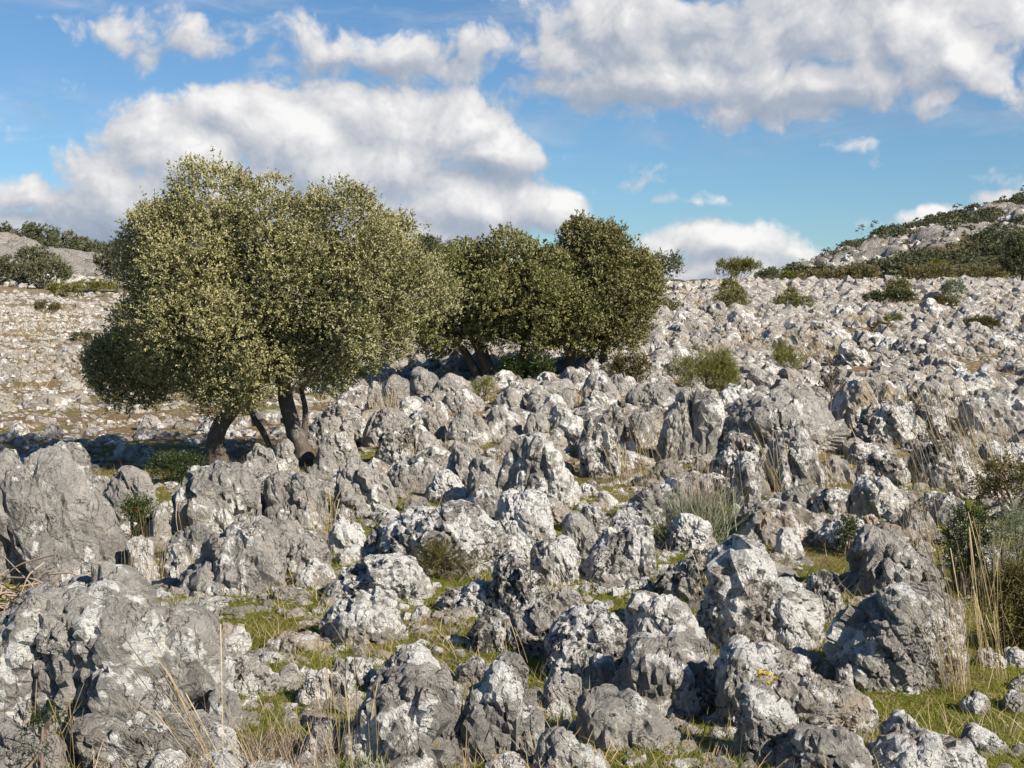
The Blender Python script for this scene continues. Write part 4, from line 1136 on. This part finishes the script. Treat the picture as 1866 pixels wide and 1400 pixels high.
FT_ = [  # u0 u1 vtop vbot y foot label
    (24, 104, 415, 472, 215, (60, 476), 'broad dark evergreen at the crest of the left hill'),
    (-40, 26, 414, 446, 225, (0, 452), 'dark evergreen on the hill crest cut by the left edge'),
    (92, 142, 430, 468, 220, (118, 472), 'dark evergreen right of the broad one on the hill crest'),
    (132, 160, 438, 464, 230, (148, 468), 'small dark evergreen stepping down the hill crest'),
    (150, 190, 444, 472, 225, (170, 476), 'small round evergreen lowest on the left hill crest'),
    (-30, 54, 478, 530, 118, (14, 541), 'dark olive evergreen with bare trunks below the stony hill at the left edge'),
    (38, 100, 457, 500, 128, (60, 520), 'upper dark crown behind the low evergreens of the left hill foot'),
    (52, 126, 482, 526, 116, (76, 537), 'wide dark evergreen with short trunks at the foot of the left hill'),
    (182, 250, 452, 514, 112, (215, 522), 'dark rounded evergreen half hidden by the left side of the big oak'),
    (186, 232, 449, 468, 190, (210, 474), 'distant evergreen above the one half hidden by the big oak'),
    (1180, 1238, 468, 508, 62, (1205, 512), 'dark evergreen peeping out behind the rear holm oak'),
    (808, 862, 447, 490, 64, (835, 500), 'dark crown behind the gap between the big and middle oaks'),
    (745, 806, 432, 470, 120, (775, 476), 'dark distant evergreen just above the right shoulder of the big oak'),
    (1826, 1905, 425, 512, 78, (1862, 518), 'dark evergreen on the field edge cut by the right picture edge'),
]
for j, (u0, u1, v0, v1, y, ft, lb) in enumerate(FT_):
    if j < 10: u0, u1, v0 = u0 - 7, u1 + 7, v0 - 5
    far_tree(lb, dome(u0, u1, v0, v1, 40 + j), y, ft, n=max(16, int((u1 - u0) * (v1 - v0) / 90)), L=.0019 * y + .02, seed=60 + j, group=FG, cpx=11 if u1 - u0 > 50 else 8, R_=20)

# ---- scrub dotted over the hill at the right: one bush, copied
def bush_mesh(seed):
    rg = np.random.default_rng(seed)
    n = 13; c = rg.normal(size=(n, 3)) * np.array([.42, .42, .2]); c[:, 2] = np.abs(c[:, 2]) + .28
    o_ = unit(c - np.array([0, 0, .1]))
    return shoots(c, o_, np.full(n, .30), 16, 5, .17, rg, shootlen=.14)
BM = []
for k in range(5):
    v, f, t = bush_mesh(90 + k)
    BM.append(mesh_obj('hill_bush', v, f, FARLEAF, smooth=False, attrs={'tint': t}))
bp = []
rg = np.random.default_rng(5)
tries = 0
while len(bp) < 150 and tries < 20000:
    tries += 1
    u = rg.uniform(1385, 1960); rv = np.interp(u, ridge_u, ridge_v)
    edge = rg.uniform() < .3
    v = rv + (rg.uniform(-1, 3) if edge else rg.uniform(0, 1) * (508 - rv))
    yy = np.linspace(114, 258, 300); d = pxdir(u, v)
    zz = ground(d[0] / d[1] * yy, yy, False) - (CAMZ + d[2] / d[1] * yy)
    k = np.where(zz > 0)[0]
    y = yy[k[0]] if len(k) else 257
    m_ = float(rockmask(np.array([u]), np.array([v]))[0])
    if m_ > .8 and rg.uniform() < .8: continue
    x = d[0] / d[1] * y
    s = rg.uniform(.9, 2.1) * (1.15 if v < 480 else .95)
    if any((x - a) ** 2 + (y - b) ** 2 < (.55 * (s + c)) ** 2 for (a, b, c) in bp): continue
    bp.append((x, y, s))
for i, (x, y, s) in enumerate(bp):
    o = BM[i] if i < 5 else BM[i % 5].copy()
    if i >= 5: COL.objects.link(o)
    z = float(ground(np.array([x]), np.array([y]))[0])
    o.location = (x, y, z - .25); o.scale = (s * 1.3, s * 1.3, s * rg.uniform(.75, 1.1)); o.rotation_euler = (0, 0, rg.uniform(0, 6.28))
    tag(o, 'dark evergreen scrub bush dotted over the far rocky hill', 'bush', 'scrub bushes on the far rocky hill')

# ---- shrubs
def shrub(name, label, boxes, y, mat, L, per, k, nclump, cpx, seed, cat='bush', group=None, upb=.35, lw=.42, sl=.06, stems=8, mat2=None, deep=.9, spread=.8):
    """boxes: outline(s) in photo pixels; y: distance"""
    rg = np.random.default_rng(seed)
    C = O = Rd = None
    for pl in boxes:
        us = [p[0] for p in pl]; vs = [p[1] for p in pl]
        R_ = .5 * min(max(us) - min(us), max(vs) - min(vs))
        a, b, c = crown_clumps(pl, y, R_, nclump, cpx, rg, deep, .2)
        C, O, Rd = (a, b, c) if C is None else (np.vstack([C, a]), np.vstack([O, b]), np.concatenate([Rd, c]))
    x0 = C[:, 0].mean(); z0 = float(ground(np.array([x0]), np.array([y]), False)[0])
    root = empty(name, (x0, y, z0)); inv = -np.array([x0, y, z0])
    tag(root, label, cat, group)
    v, f, t = shoots(C, O, Rd, per, k, L, rg, upb=upb, shootlen=sl, lw=lw, spread=spread)
    mesh_obj('foliage', v + inv, f, mat, root, smooth=False, attrs={'tint': t})
    if mat2:
        q = rg.choice(len(C), max(3, len(C) // 5), replace=False)
        v, f, t = shoots(C[q], O[q], Rd[q] * 1.08, max(2, per // 4), 3, L, rg, upb=upb, shootlen=sl, lw=lw)
        mesh_obj('red_leaves', v + inv, f, mat2, root, smooth=False, attrs={'tint': t})
    A = Acc()
    for s in range(stems):
        e = C[int(rg.integers(len(C)))] + inv
        b = np.array([rg.normal() * .04, rg.normal() * .04, -.05])
        v, f = tube([b, b + (e - b) * .5 + rg.normal(size=3) * .03, e], [.012, .009, .004], 5, s)
        A.add(v, f)
    A.obj('stems', TWIG, root, attrs={'tint': np.full(A.n, .15)})
    return root
def yb(u, v): return hit(u, v)[1]
SH = 'shrubs scattered over the stony slope'
shrub('juniper', 'low dark green shrub in shade between white topped boulder and left trunk', [dome(268, 385, 824, 892, 1)], yb(330, 888) + .2, GREENBUSH, .022, 26, 8, 40, 16, 201, cat='shrub')
shrub('red_leaved_bush', 'small green bush with red leaf tips before the cracked grey boulder', [dome(220, 292, 905, 985, 2)], yb(255, 985), GREENBUSH, .024, 16, 7, 26, 15, 202, mat2=REDLEAF)
shrub('rosette_plant', 'small green rosette growing in the crack under the largest foreground boulder', [dome(60, 112, 1290, 1336, 3)], yb(60, 1392) - .12, GREENBUSH, .016, 8, 6, 7, 9, 203, cat='plant', stems=3)
shrub('rosette_plant', 'tiny green rosette near the bottom left corner below the larger one', [dome(62, 88, 1366, 1386, 4)], yb(60, 1398) - .18, GREENBUSH, .010, 8, 6, 5, 5, 204, cat='plant', stems=3)
shrub('grassy_shrub', 'olive brown wiry grassy shrub on the long diagonal pitted ridge', [dome(745, 885, 1008, 1064, 5)], yb(810, 1062), BROWNBUSH, .075, 12, 5, 26, 13, 205, upb=1.0, lw=.05, sl=.08, cat='shrub')
shrub('bramble', 'dark bramble bush with reddish leaves under tall stalks at the right edge', [dome(1775, 1920, 835, 935, 6)], yb(1830, 945), BROWNBUSH, .026, 17, 7, 48, 15, 206, mat2=REDLEAF)
shrub('bramble', 'dense dark green bush with a few red leaves above the domed boulder', [dome(1715, 1800, 925, 1050, 7)], yb(1740, 1085), GREENBUSH, .024, 14, 7, 34, 14, 207, mat2=REDLEAF)
shrub('grey_bush', 'grey leaved bush at the right edge under the brambles', [dome(1785, 1905, 930, 1060, 9)], yb(1840, 1090), GREYLEAF, .022, 24, 7, 40, 18, 208, upb=.8, lw=.2)
shrub('brown_bush', 'tangled brown dead bush in deep shade at the right edge', [dome(1770, 1910, 1040, 1190, 10)], yb(1840, 1175), BROWNBUSH, .06, 24, 5, 46, 17, 209, upb=.3, lw=.12, spread=1.2)
shrub('small_bush', 'small brown green bush at the left of the smooth pale boulder', [dome(1530, 1568, 716, 768, 11)], yb(1548, 768) - .6, BROWNBUSH, .028, 16, 7, 14, 9, 210, group=SH)
shrub('small_bush', 'small dark bush in front of the orange stained rock', [dome(1525, 1578, 955, 1012, 12)], yb(1550, 1012), GREENBUSH, .022, 16, 7, 16, 11, 211)
shrub('broom', 'yellowish broom bush spilling over the grooved grey rock', [dome(1218, 1342, 642, 718, 13), dome(1275, 1345, 665, 722, 14)], yb(1275, 722), BROOM, .10, 26, 7, 26, 16, 212, upb=.9, lw=.07, sl=.12, group=SH)
shrub('broom', 'upright bright green broom above the broad humped boulder', [dome(1402, 1462, 636, 692, 15)], yb(1430, 692), BROOM, .10, 26, 7, 14, 11, 213, upb=1.3, lw=.07, sl=.12, group=SH)
shrub('green_bush', 'bright green bush in the sun below the middle oak', [dome(905, 962, 655, 706, 16), dome(955, 1010, 640, 700, 17)], Y2 - .6, GREENBUSH, .045, 18, 7, 22, 12, 214, group=SH)
shrub('olive_bush', 'olive bush between the middle oak trunk and the grey rocks', [dome(862, 908, 690, 732, 18)], yb(885, 735), BROOM, .05, 16, 7, 14, 10, 215, upb=.8, lw=.15, group=SH)
shrub('olive_bush', 'brownish green bush right of the rear oak trunks', [dome(1105, 1192, 652, 700, 19)], yb(1150, 702), BROWNBUSH, .045, 20, 7, 24, 12, 216, group=SH)
SL = [  # slope bushes: box, material, seed, label
    (1296, 1368, 528, 566, OAK3, 'dark brown green bush on the slope below the skyline broom'),
    (1312, 1345, 512, 540, BROOM, 'yellow green bush touching the top of the brown green slope bush'),
    (1402, 1486, 540, 568, OAK3, 'brown bush with a small peak on the middle of the slope'),
    (1432, 1452, 524, 552, OAK3, 'brown peak of bush growing out of the wider brown bush'),
    (1568, 1672, 530, 558, GREENBUSH, 'flat green cushion shrub spread over rocks of the slope'),
    (1610, 1660, 507, 545, OAK3, 'dark rounded bush rising behind the flat green cushion'),
    (1714, 1758, 514, 550, GREYLEAF, 'pale grey green broom on the right part of the slope'),
    (1676, 1745, 542, 568, BROWNBUSH, 'low brown shrub in front of the pale grey green broom'),
    (1746, 1828, 580, 606, BROWNBUSH, 'low brown green shrub nearer on the right part of the slope'),
    (1608, 1645, 578, 592, BROOM, 'tiny yellowish shrub among rocks in the middle of the slope'),
    (1585, 1625, 590, 606, BROWNBUSH, 'tiny brown shrub among rocks below the tiny yellowish one'),
    (1180, 1240, 548, 572, OAK3, 'brown bush hugging the slope right of the rear oak crown'),
    (1420, 1450, 500, 512, BROOM, 'small olive bush on the skyline where the hill begins'),
    (85, 132, 516, 540, BROOM, 'bright olive broom cushion furthest left at the field edge'),
    (130, 166, 515, 536, BROOM, 'round olive broom cushion in the middle of the three at the field edge'),
    (166, 216, 512, 531, BROOM, 'long olive broom cushion near the big oak at the field edge'),
    (60, 110, 552, 572, BROWNBUSH, 'dark low shrub on the stony left slope beneath the broom cushions'),
    (130, 165, 612, 622, GREENBUSH, 'thin green patch of shrub on the left slope'),
    (1500, 1620, 486, 512, SCRUB, 'brown scrub strip along the foot of the rocky hill'),
    (1640, 1760, 484, 512, SCRUB, 'olive scrub strip along the right foot of the rocky hill'),
    (1740, 1850, 486, 516, SCRUB, 'brown olive scrub mound at the right foot of the rocky hill'),
    (1440, 1520, 496, 510, SCRUB, 'thin brown scrub at the left foot of the rocky hill'),
    (1690, 1730, 476, 500, BROOM, 'round olive bush rising from the scrub strip of the hill foot'),
]
for j, (u0, u1, v0, v1, mt, lb) in enumerate(SL):
    y = yb((u0 + u1) / 2, v1) if v1 > 515 else 76 + (v1 < 505) * 6
    y = min(y, 105)
    area = (u1 - u0) * (v1 - v0)
    shrub('bush', lb, [dome(u0, u1, v0, v1, 300 + j)], y, mt, .0018 * y + .01, 14, 6, max(10, int(area / 55)), 8, 320 + j, group=SH, sl=.0016 * y, stems=4, lw=.3, upb=.5)
shrub('skyline_broom', 'feathery green broom of two halves standing alone on the skyline', [dome(1306, 1348, 482, 508, 31), dome(1345, 1386, 480, 508, 32), dome(1334, 1360, 473, 500, 33)], 71, BROOM, .24, 22, 6, 9, 8, 351, upb=1.0, lw=.13, sl=.2, stems=10, spread=.5)

# ---- tufts, stalks and grass
def blades(base, n, h, spread, lean, rg, w=.004, segs=4, curve=.5, head=0.0):
    """thin curved blades growing from points near base; arrays"""
    m = n
    b = base + np.concatenate([rg.normal(size=(m, 2)) * spread[0], np.zeros((m, 1))], 1)
    an = rg.uniform(0, 6.28, m); sp = np.abs(rg.normal(size=m)) * spread[1]
    dirv = np.stack([np.cos(an) * sp + lean[0], np.sin(an) * sp + lean[1], np.ones(m)], 1); dirv = unit(dirv)
    hh_ = h * rg.uniform(.45, 1.15, m)
    return ribbon(b, dirv, hh_, rg, w, segs, curve, head)
def ribbon(b, dirv, hh_, rg, w, segs=4, curve=.5, head=0.0):
    m = len(b)
    t = np.linspace(0, 1, segs + 1)
    hz_ = dirv.copy(); hz_[:, 2] = 0; hz_ = unit(hz_ + rg.normal(size=(m, 3)) * np.array([.3, .3, 0]))
    P_ = b[:, None] + dirv[:, None] * (hh_[:, None] * t)[..., None]
    P_ = P_ + hz_[:, None] * (curve * rg.uniform(.2, 1, m)[:, None] * hh_[:, None] * t ** 2.2 * .6)[..., None]
    P_[:, :, 2] -= (curve * rg.uniform(0, .5, m)[:, None] * hh_[:, None] * t ** 3 * .5)
    sd = rg.normal(size=(m, 3)) * np.array([1, .55, .1]); sd = unit(sd)
    prof = (1 - t) ** .6 * .9 + .1
    if head: prof = np.where(t > .72, head, .8)
    wv = (w * rg.uniform(.7, 1.3, m))[:, None] * prof
    A_ = P_ - sd[:, None] * wv[..., None] / 2; B_ = P_ + sd[:, None] * wv[..., None] / 2
    v = np.stack([A_, B_], 2).reshape(-1, 3)
    k = (segs + 1) * 2
    i = (np.arange(m) * k)[:, None] + np.arange(segs) * 2
    f = np.stack([i, i + 1, i + 3, i + 2], -1).reshape(-1, 4)
    tint = np.repeat(rg.uniform(0, 1, m), k)
    return v, f, tint
def tuft(name, label, u, v, n, hpx, spread_px, lean, seed, mat=STRAW, group='dry grass tufts among the rocks', cat='grass tuft', w=.0035, curve=.35, head=0, fan=.22, dy=0, segs=5):
    rg = np.random.default_rng(seed)
    x, y = hit(u, v); y += dy; x = at_depth(u, v, y)[0]
    z = float(ground(np.array([x]), np.array([y]), False)[0])
    vv, f, t = blades(np.array([0, 0, -.02]), n, hpx * y / F, (spread_px * y / F, fan), lean, rg, w * max(1, y / 9), segs, curve, head)
    o = mesh_obj(name, vv, f, mat, attrs={'tint': t}, smooth=False)
    o.location = (x, y, z)
    return tag(o, label, cat, group)
TF = [  # u v n hpx spread leanx label
    (405, 1420, 12, 330, 16, -.55, 'long straw stalks leaning left across the largest foreground boulder'),
    (330, 1415, 5, 260, 30, -.6, 'few stout stalks leaning left before the boulder with the green rosette'),
    (70, 1420, 8, 260, 45, .05, 'thin upright stalks at the bottom left corner over the shaded buttress'),
    (480, 1420, 9, 240, 30, -.18, 'tall straw stalks rising from the grey dry undershrub'),
    (620, 1400, 14, 290, 30, .0, 'tall upright straws standing before the mossy clearing'),
    (690, 1400, 16, 150, 30, .15, 'dry stalks fanning in front of the boulder with the large white patch'),
    (945, 1230, 4, 130, 14, -.25, 'three bare stems leaning left over the tall rounded boulder'),
    (980, 1240, 3, 75, 6, .1, 'short bent stem at the edge of the central outcrop hollow'),
    (1020, 1150, 3, 130, 6, 0, 'single upright stalk behind the central outcrop'),
    (1745, 1255, 34, 330, 16, -.16, 'tall golden stalks rising beside the big domed boulder'),
    (1800, 1235, 22, 330, 20, -.2, 'tall golden stalks at the far right before the shaded bushes'),
    (1690, 1010, 24, 260, 26, -.25, 'tall stalks crossing the block of pitted rock with the bright edge'),
    (1760, 920, 36, 250, 50, -.35, 'long leaning stalks over the dark bramble at the right edge'),
    (1830, 860, 36, 210, 50, -.45, 'long stalks leaning left at the upper right of the bramble'),
    (1660, 800, 60, 120, 50, -.2, 'dry reddish grass behind the rugged pitted rock'),
    (1520, 900, 30, 150, 26, -.25, 'dry grass sheaf between the tall blocky rock and the shaded rock'),
    (1420, 910, 16, 160, 18, -.35, 'leaning dry stalks in front of the upright rock with a bright edge'),
    (1180, 890, 22, 190, 26, -.35, 'leaning stalks in the dark gap below the cleft boulder'),
    (1140, 880, 14, 130, 24, -.1, 'dry stalks beside the fluted rock with white runs'),
    (1250, 880, 12, 170, 20, -.4, 'slanting stalks behind the grey lavender clump'),
    (1060, 745, 26, 55, 20, .0, 'golden grass tuft between the broad grey rock and rounded grey rock'),
    (1195, 745, 20, 60, 30, -.05, 'dry stalks before the grooved grey rock'),
    (700, 755, 26, 90, 18, -.1, 'dark straw tuft right of the big oak under the shaded rocks'),
    (665, 780, 26, 60, 30, 0, 'dry grass strip right of the thicker oak trunk'),
    (760, 850, 16, 90, 12, -.15, 'few dry straws in front of the dark shaded block'),
    (800, 850, 14, 80, 12, -.15, 'dry straws in front of the pale rounded rock'),
    (600, 985, 20, 110, 14, .05, 'dry grass tuft under the double peaked grey rock'),
    (905, 870, 20, 120, 20, -.05, 'dry stalks in the gap below the tall light grey rock'),
    (940, 880, 16, 80, 20, -.2, 'brown dry grass left of the tall light grey rock'),
    (270, 1060, 24, 170, 26, .05, 'dry yellow grass with tall stems behind the largest foreground boulder'),
    (395, 985, 8, 120, 30, -.3, 'thin straw bent over the white topped boulder'),
    (520, 1090, 20, 60, 40, 0, 'dry grass along the foot of the smooth grey rounded rock'),
    (1290, 1395, 30, 60, 40, .2, 'bent dry grass before the smooth grey humped rock'),
    (1400, 1200, 10, 90, 20, .0, 'thin dry stems in front of the white crusted boulder'),
    (1505, 1140, 20, 70, 12, -.05, 'dry grass tuft between white crusted boulder and narrow sloping rock'),
    (1590, 1330, 24, 70, 30, -.05, 'dry grass at the low end of the diagonal ridge'),
    (1690, 1250, 24, 80, 30, -.1, 'dry grass tuft at the right foot of the big domed boulder'),
    (1545, 985, 18, 100, 20, -.2, 'dry stems above the grey boulder with a hollow'),
    (1290, 1110, 22, 130, 14, -.02, 'dry stalks in the dark cleft left of the white crusted boulder'),
    (1620, 745, 20, 70, 30, -.1, 'dry grass around the lower edge of the smooth pale boulder'),
    (1700, 700, 30, 50, 60, -.1, 'dry grass patch on the slope right of the smooth pale boulder'),
    (1560, 660, 24, 45, 60, 0, 'faded grass patch on the slope behind the smooth pale boulder'),
    (1340, 640, 20, 30, 40, 0, 'faded grass patch on the slope above the yellow broom'),
    (1485, 640, 20, 40, 30, 0, 'faded reddish grass right of the upright green broom'),
    (190, 780, 20, 40, 30, 0, 'dry grass tuft in the bare hollow left of the big oak'),
    (340, 740, 22, 40, 30, 0, 'pale grass tuft under the lower crown of the big oak'),
    (60, 745, 26, 36, 40, 0, 'dry grass tuft on the left slope near the edge'),
]
for j, (u, v, n, h, sp, lx, lb) in enumerate(TF):
    hd = 1.5 if h > 100 and j % 2 == 0 else 0
    tuft('dry_grass', lb, u, v, n * 2, h * .88, sp, (lx, -.1), 400 + j, head=hd, curve=.12 if h > 140 else .4, w=.0025 if h > 140 else .0028)
# grey lavender clumps
for j, (u, v, n, h, sp, lb) in enumerate([(1275, 986, 900, 105, 28, 'grey green lavender clump with dry purple stems in the right centre'), (322, 1145, 300, 70, 26, 'pale grey green linear leaved tuft at the right of the largest boulder')]):
    tuft('lavender', lb, u, v, n, h, sp, (0, 0), 480 + j, GREYLEAF, 'lavender tufts', 'plant', .006, .5, 0, .6)
tuft('dry_spray', 'spray of dry purplish stems above the grey green lavender clump', 1275, 984, 220, 165, 28, (0, 0), 490, TWIG, None, 'plant', .0045, .15, 0, .38)
tuft('undershrub', 'grey dry twiggy undershrub at the bottom left of centre', 520, 1392, 520, 95, 55, (0, 0), 491, TWIG, None, 'shrub', .004, .6, 0, .7)
tuft('undershrub', 'small grey leafy undershrub at the foot of the boulder with the large white patch', 678, 1415, 260, 50, 22, (0, 0), 492, GREYLEAF, None, 'shrub', .006, .6, 0, .8)
tuft('dead_bush', 'brown dry stems rising behind the dark brambles on the right', 1790, 1050, 160, 140, 60, (-.1, 0), 493, TWIG, None, 'shrub', .004, .3, 0, .5)
# pile of dead twigs
rg = np.random.default_rng(8)
x0, y0 = hit(45, 1112); z0 = float(ground(np.array([x0]), np.array([y0]), False)[0])
A = Acc()
for k in range(55):
    c = np.array([rg.normal() * .16, rg.normal() * .10, abs(rg.normal()) * .06 + .02]); d = unit(np.array([rg.normal(), rg.normal() * .6, rg.normal() * .28])); l = rg.uniform(.12, .28)
    v, f = tube([c - d * l, c + rg.normal(size=3) * .03, c + d * l + np.array([0, 0, -.03])], [.006, .005, .002], 5, k); A.add(v, f)
o = A.obj('twig_pile', TWIG, attrs={'tint': np.full(A.n, .7)}); o.location = (x0, y0, z0 + .02)
tag(o, 'tangle of pale dead twigs at the left edge behind the largest boulder', 'twigs')
# dead flower stalk
x0, y0 = hit(1515, 805); z0 = float(ground(np.array([x0]), np.array([y0]), False)[0])
root = empty('dead_flower_stalk', (x0, y0, z0)); tag(root, 'tall brown dead flower stalk with side twigs before the smooth pale boulder', 'plant')
h = 148 * y0 / F
v, f = tube([(0, 0, -.05), (-.02, 0, h * .4), (.01, 0, h * .7), (-.03, 0, h)], [.009, .008, .006, .003], 6, 1)
mesh_obj('stalk', v, f, TWIG, root, attrs={'tint': np.full(len(v), .05)})
A = Acc()
for k in range(34):
    z = h * rg.uniform(.45, 1.0); an = rg.uniform(0, 6.28); l = .16 * (1.25 - z / h) + .03
    e = np.array([math.cos(an) * l, math.sin(an) * l, z + l * .9])
    v, f = tube([(0, 0, z), e * np.array([.5, .5, 1]) - np.array([0, 0, l * .4]), e], [.004, .004, .003], 5, k); A.add(v, f)
    for q in range(3):
        p = e * np.array([.4 + .3 * q, .4 + .3 * q, 1]) - np.array([0, 0, l * .3 * (2 - q)])
        v, f = tube([p, p + np.array([0, 0, .012]), p + np.array([.003, 0, .026])], [.004, .010, .003], 5, q); A.add(v, f)
A.obj('side_twigs', TWIG, root, attrs={'tint': np.full(A.n, .0)})

# green grass and straw litter: uncountable
def field(n, y0, y1, pw, seed, mask):
    rg = np.random.default_rng(seed)
    y = y0 + (y1 - y0) * rg.uniform(0, 1, n) ** pw; x = rg.uniform(-1, 1, n) * (y * .40 + .3)
    k = mask(x, y, rg); x, y = x[k], y[k]
    z = ground(x, y)
    return np.stack([x, y, z - .01], 1), rg
b, rg = field(300000, 4.0, 17, 1.25, 61, lambda x, y, r: -sstep(y, 11, 16) * .5 + n2(x, y, .9, 55, 3) + r.normal(size=len(x)) * .12 > -.34)
dv = unit(np.stack([rg.normal(size=len(b)) * .45, rg.normal(size=len(b)) * .45, np.ones(len(b))], 1))
v, f, t = ribbon(b, dv, rg.uniform(.018, .060, len(b)), rg, .0042, 2, .8)
t = np.clip(t * .7 + np.repeat(n2(b[:, 0], b[:, 1], 1.6, 57, 2) * .5 + .12, 6), 0, 1)
tag(mesh_obj('grass', v, f, GRASS, attrs={'tint': t}, smooth=False), 'short green grass in the gaps between the rocks', 'grass', kind='stuff')
b, rg = field(60000, 4.0, 36, 1.5, 62, lambda x, y, r: n2(x, y, 1.1, 58, 3) + r.normal(size=len(x)) * .1 > .02)
dv = unit(np.stack([rg.normal(size=len(b)) * .7, rg.normal(size=len(b)) * .7, np.ones(len(b))], 1))
v, f, t = ribbon(b, dv, rg.uniform(.04, .19, len(b)), rg, .0036, 3, .7)
b2, rg = field(60000, 26, 85, 1.0, 63, lambda x, y, r: n2(x, y, .35, 59, 3) + r.normal(size=len(x)) * .1 > .05)
dv = unit(np.stack([rg.normal(size=len(b2)) * .6, rg.normal(size=len(b2)) * .6, np.ones(len(b2))], 1))
v2, f2, t2 = ribbon(b2, dv, rg.uniform(.12, .40, len(b2)), rg, .016, 3, .6)
v, f, t = np.vstack([v, v2]), np.vstack([f, f2 + len(v)]), np.concatenate([t, t2 * .8])
tag(mesh_obj('dry_grass_litter', v, f, STRAW, attrs={'tint': t}, smooth=False), 'bleached dry grass blades strewn between the rocks', 'grass', kind='stuff')
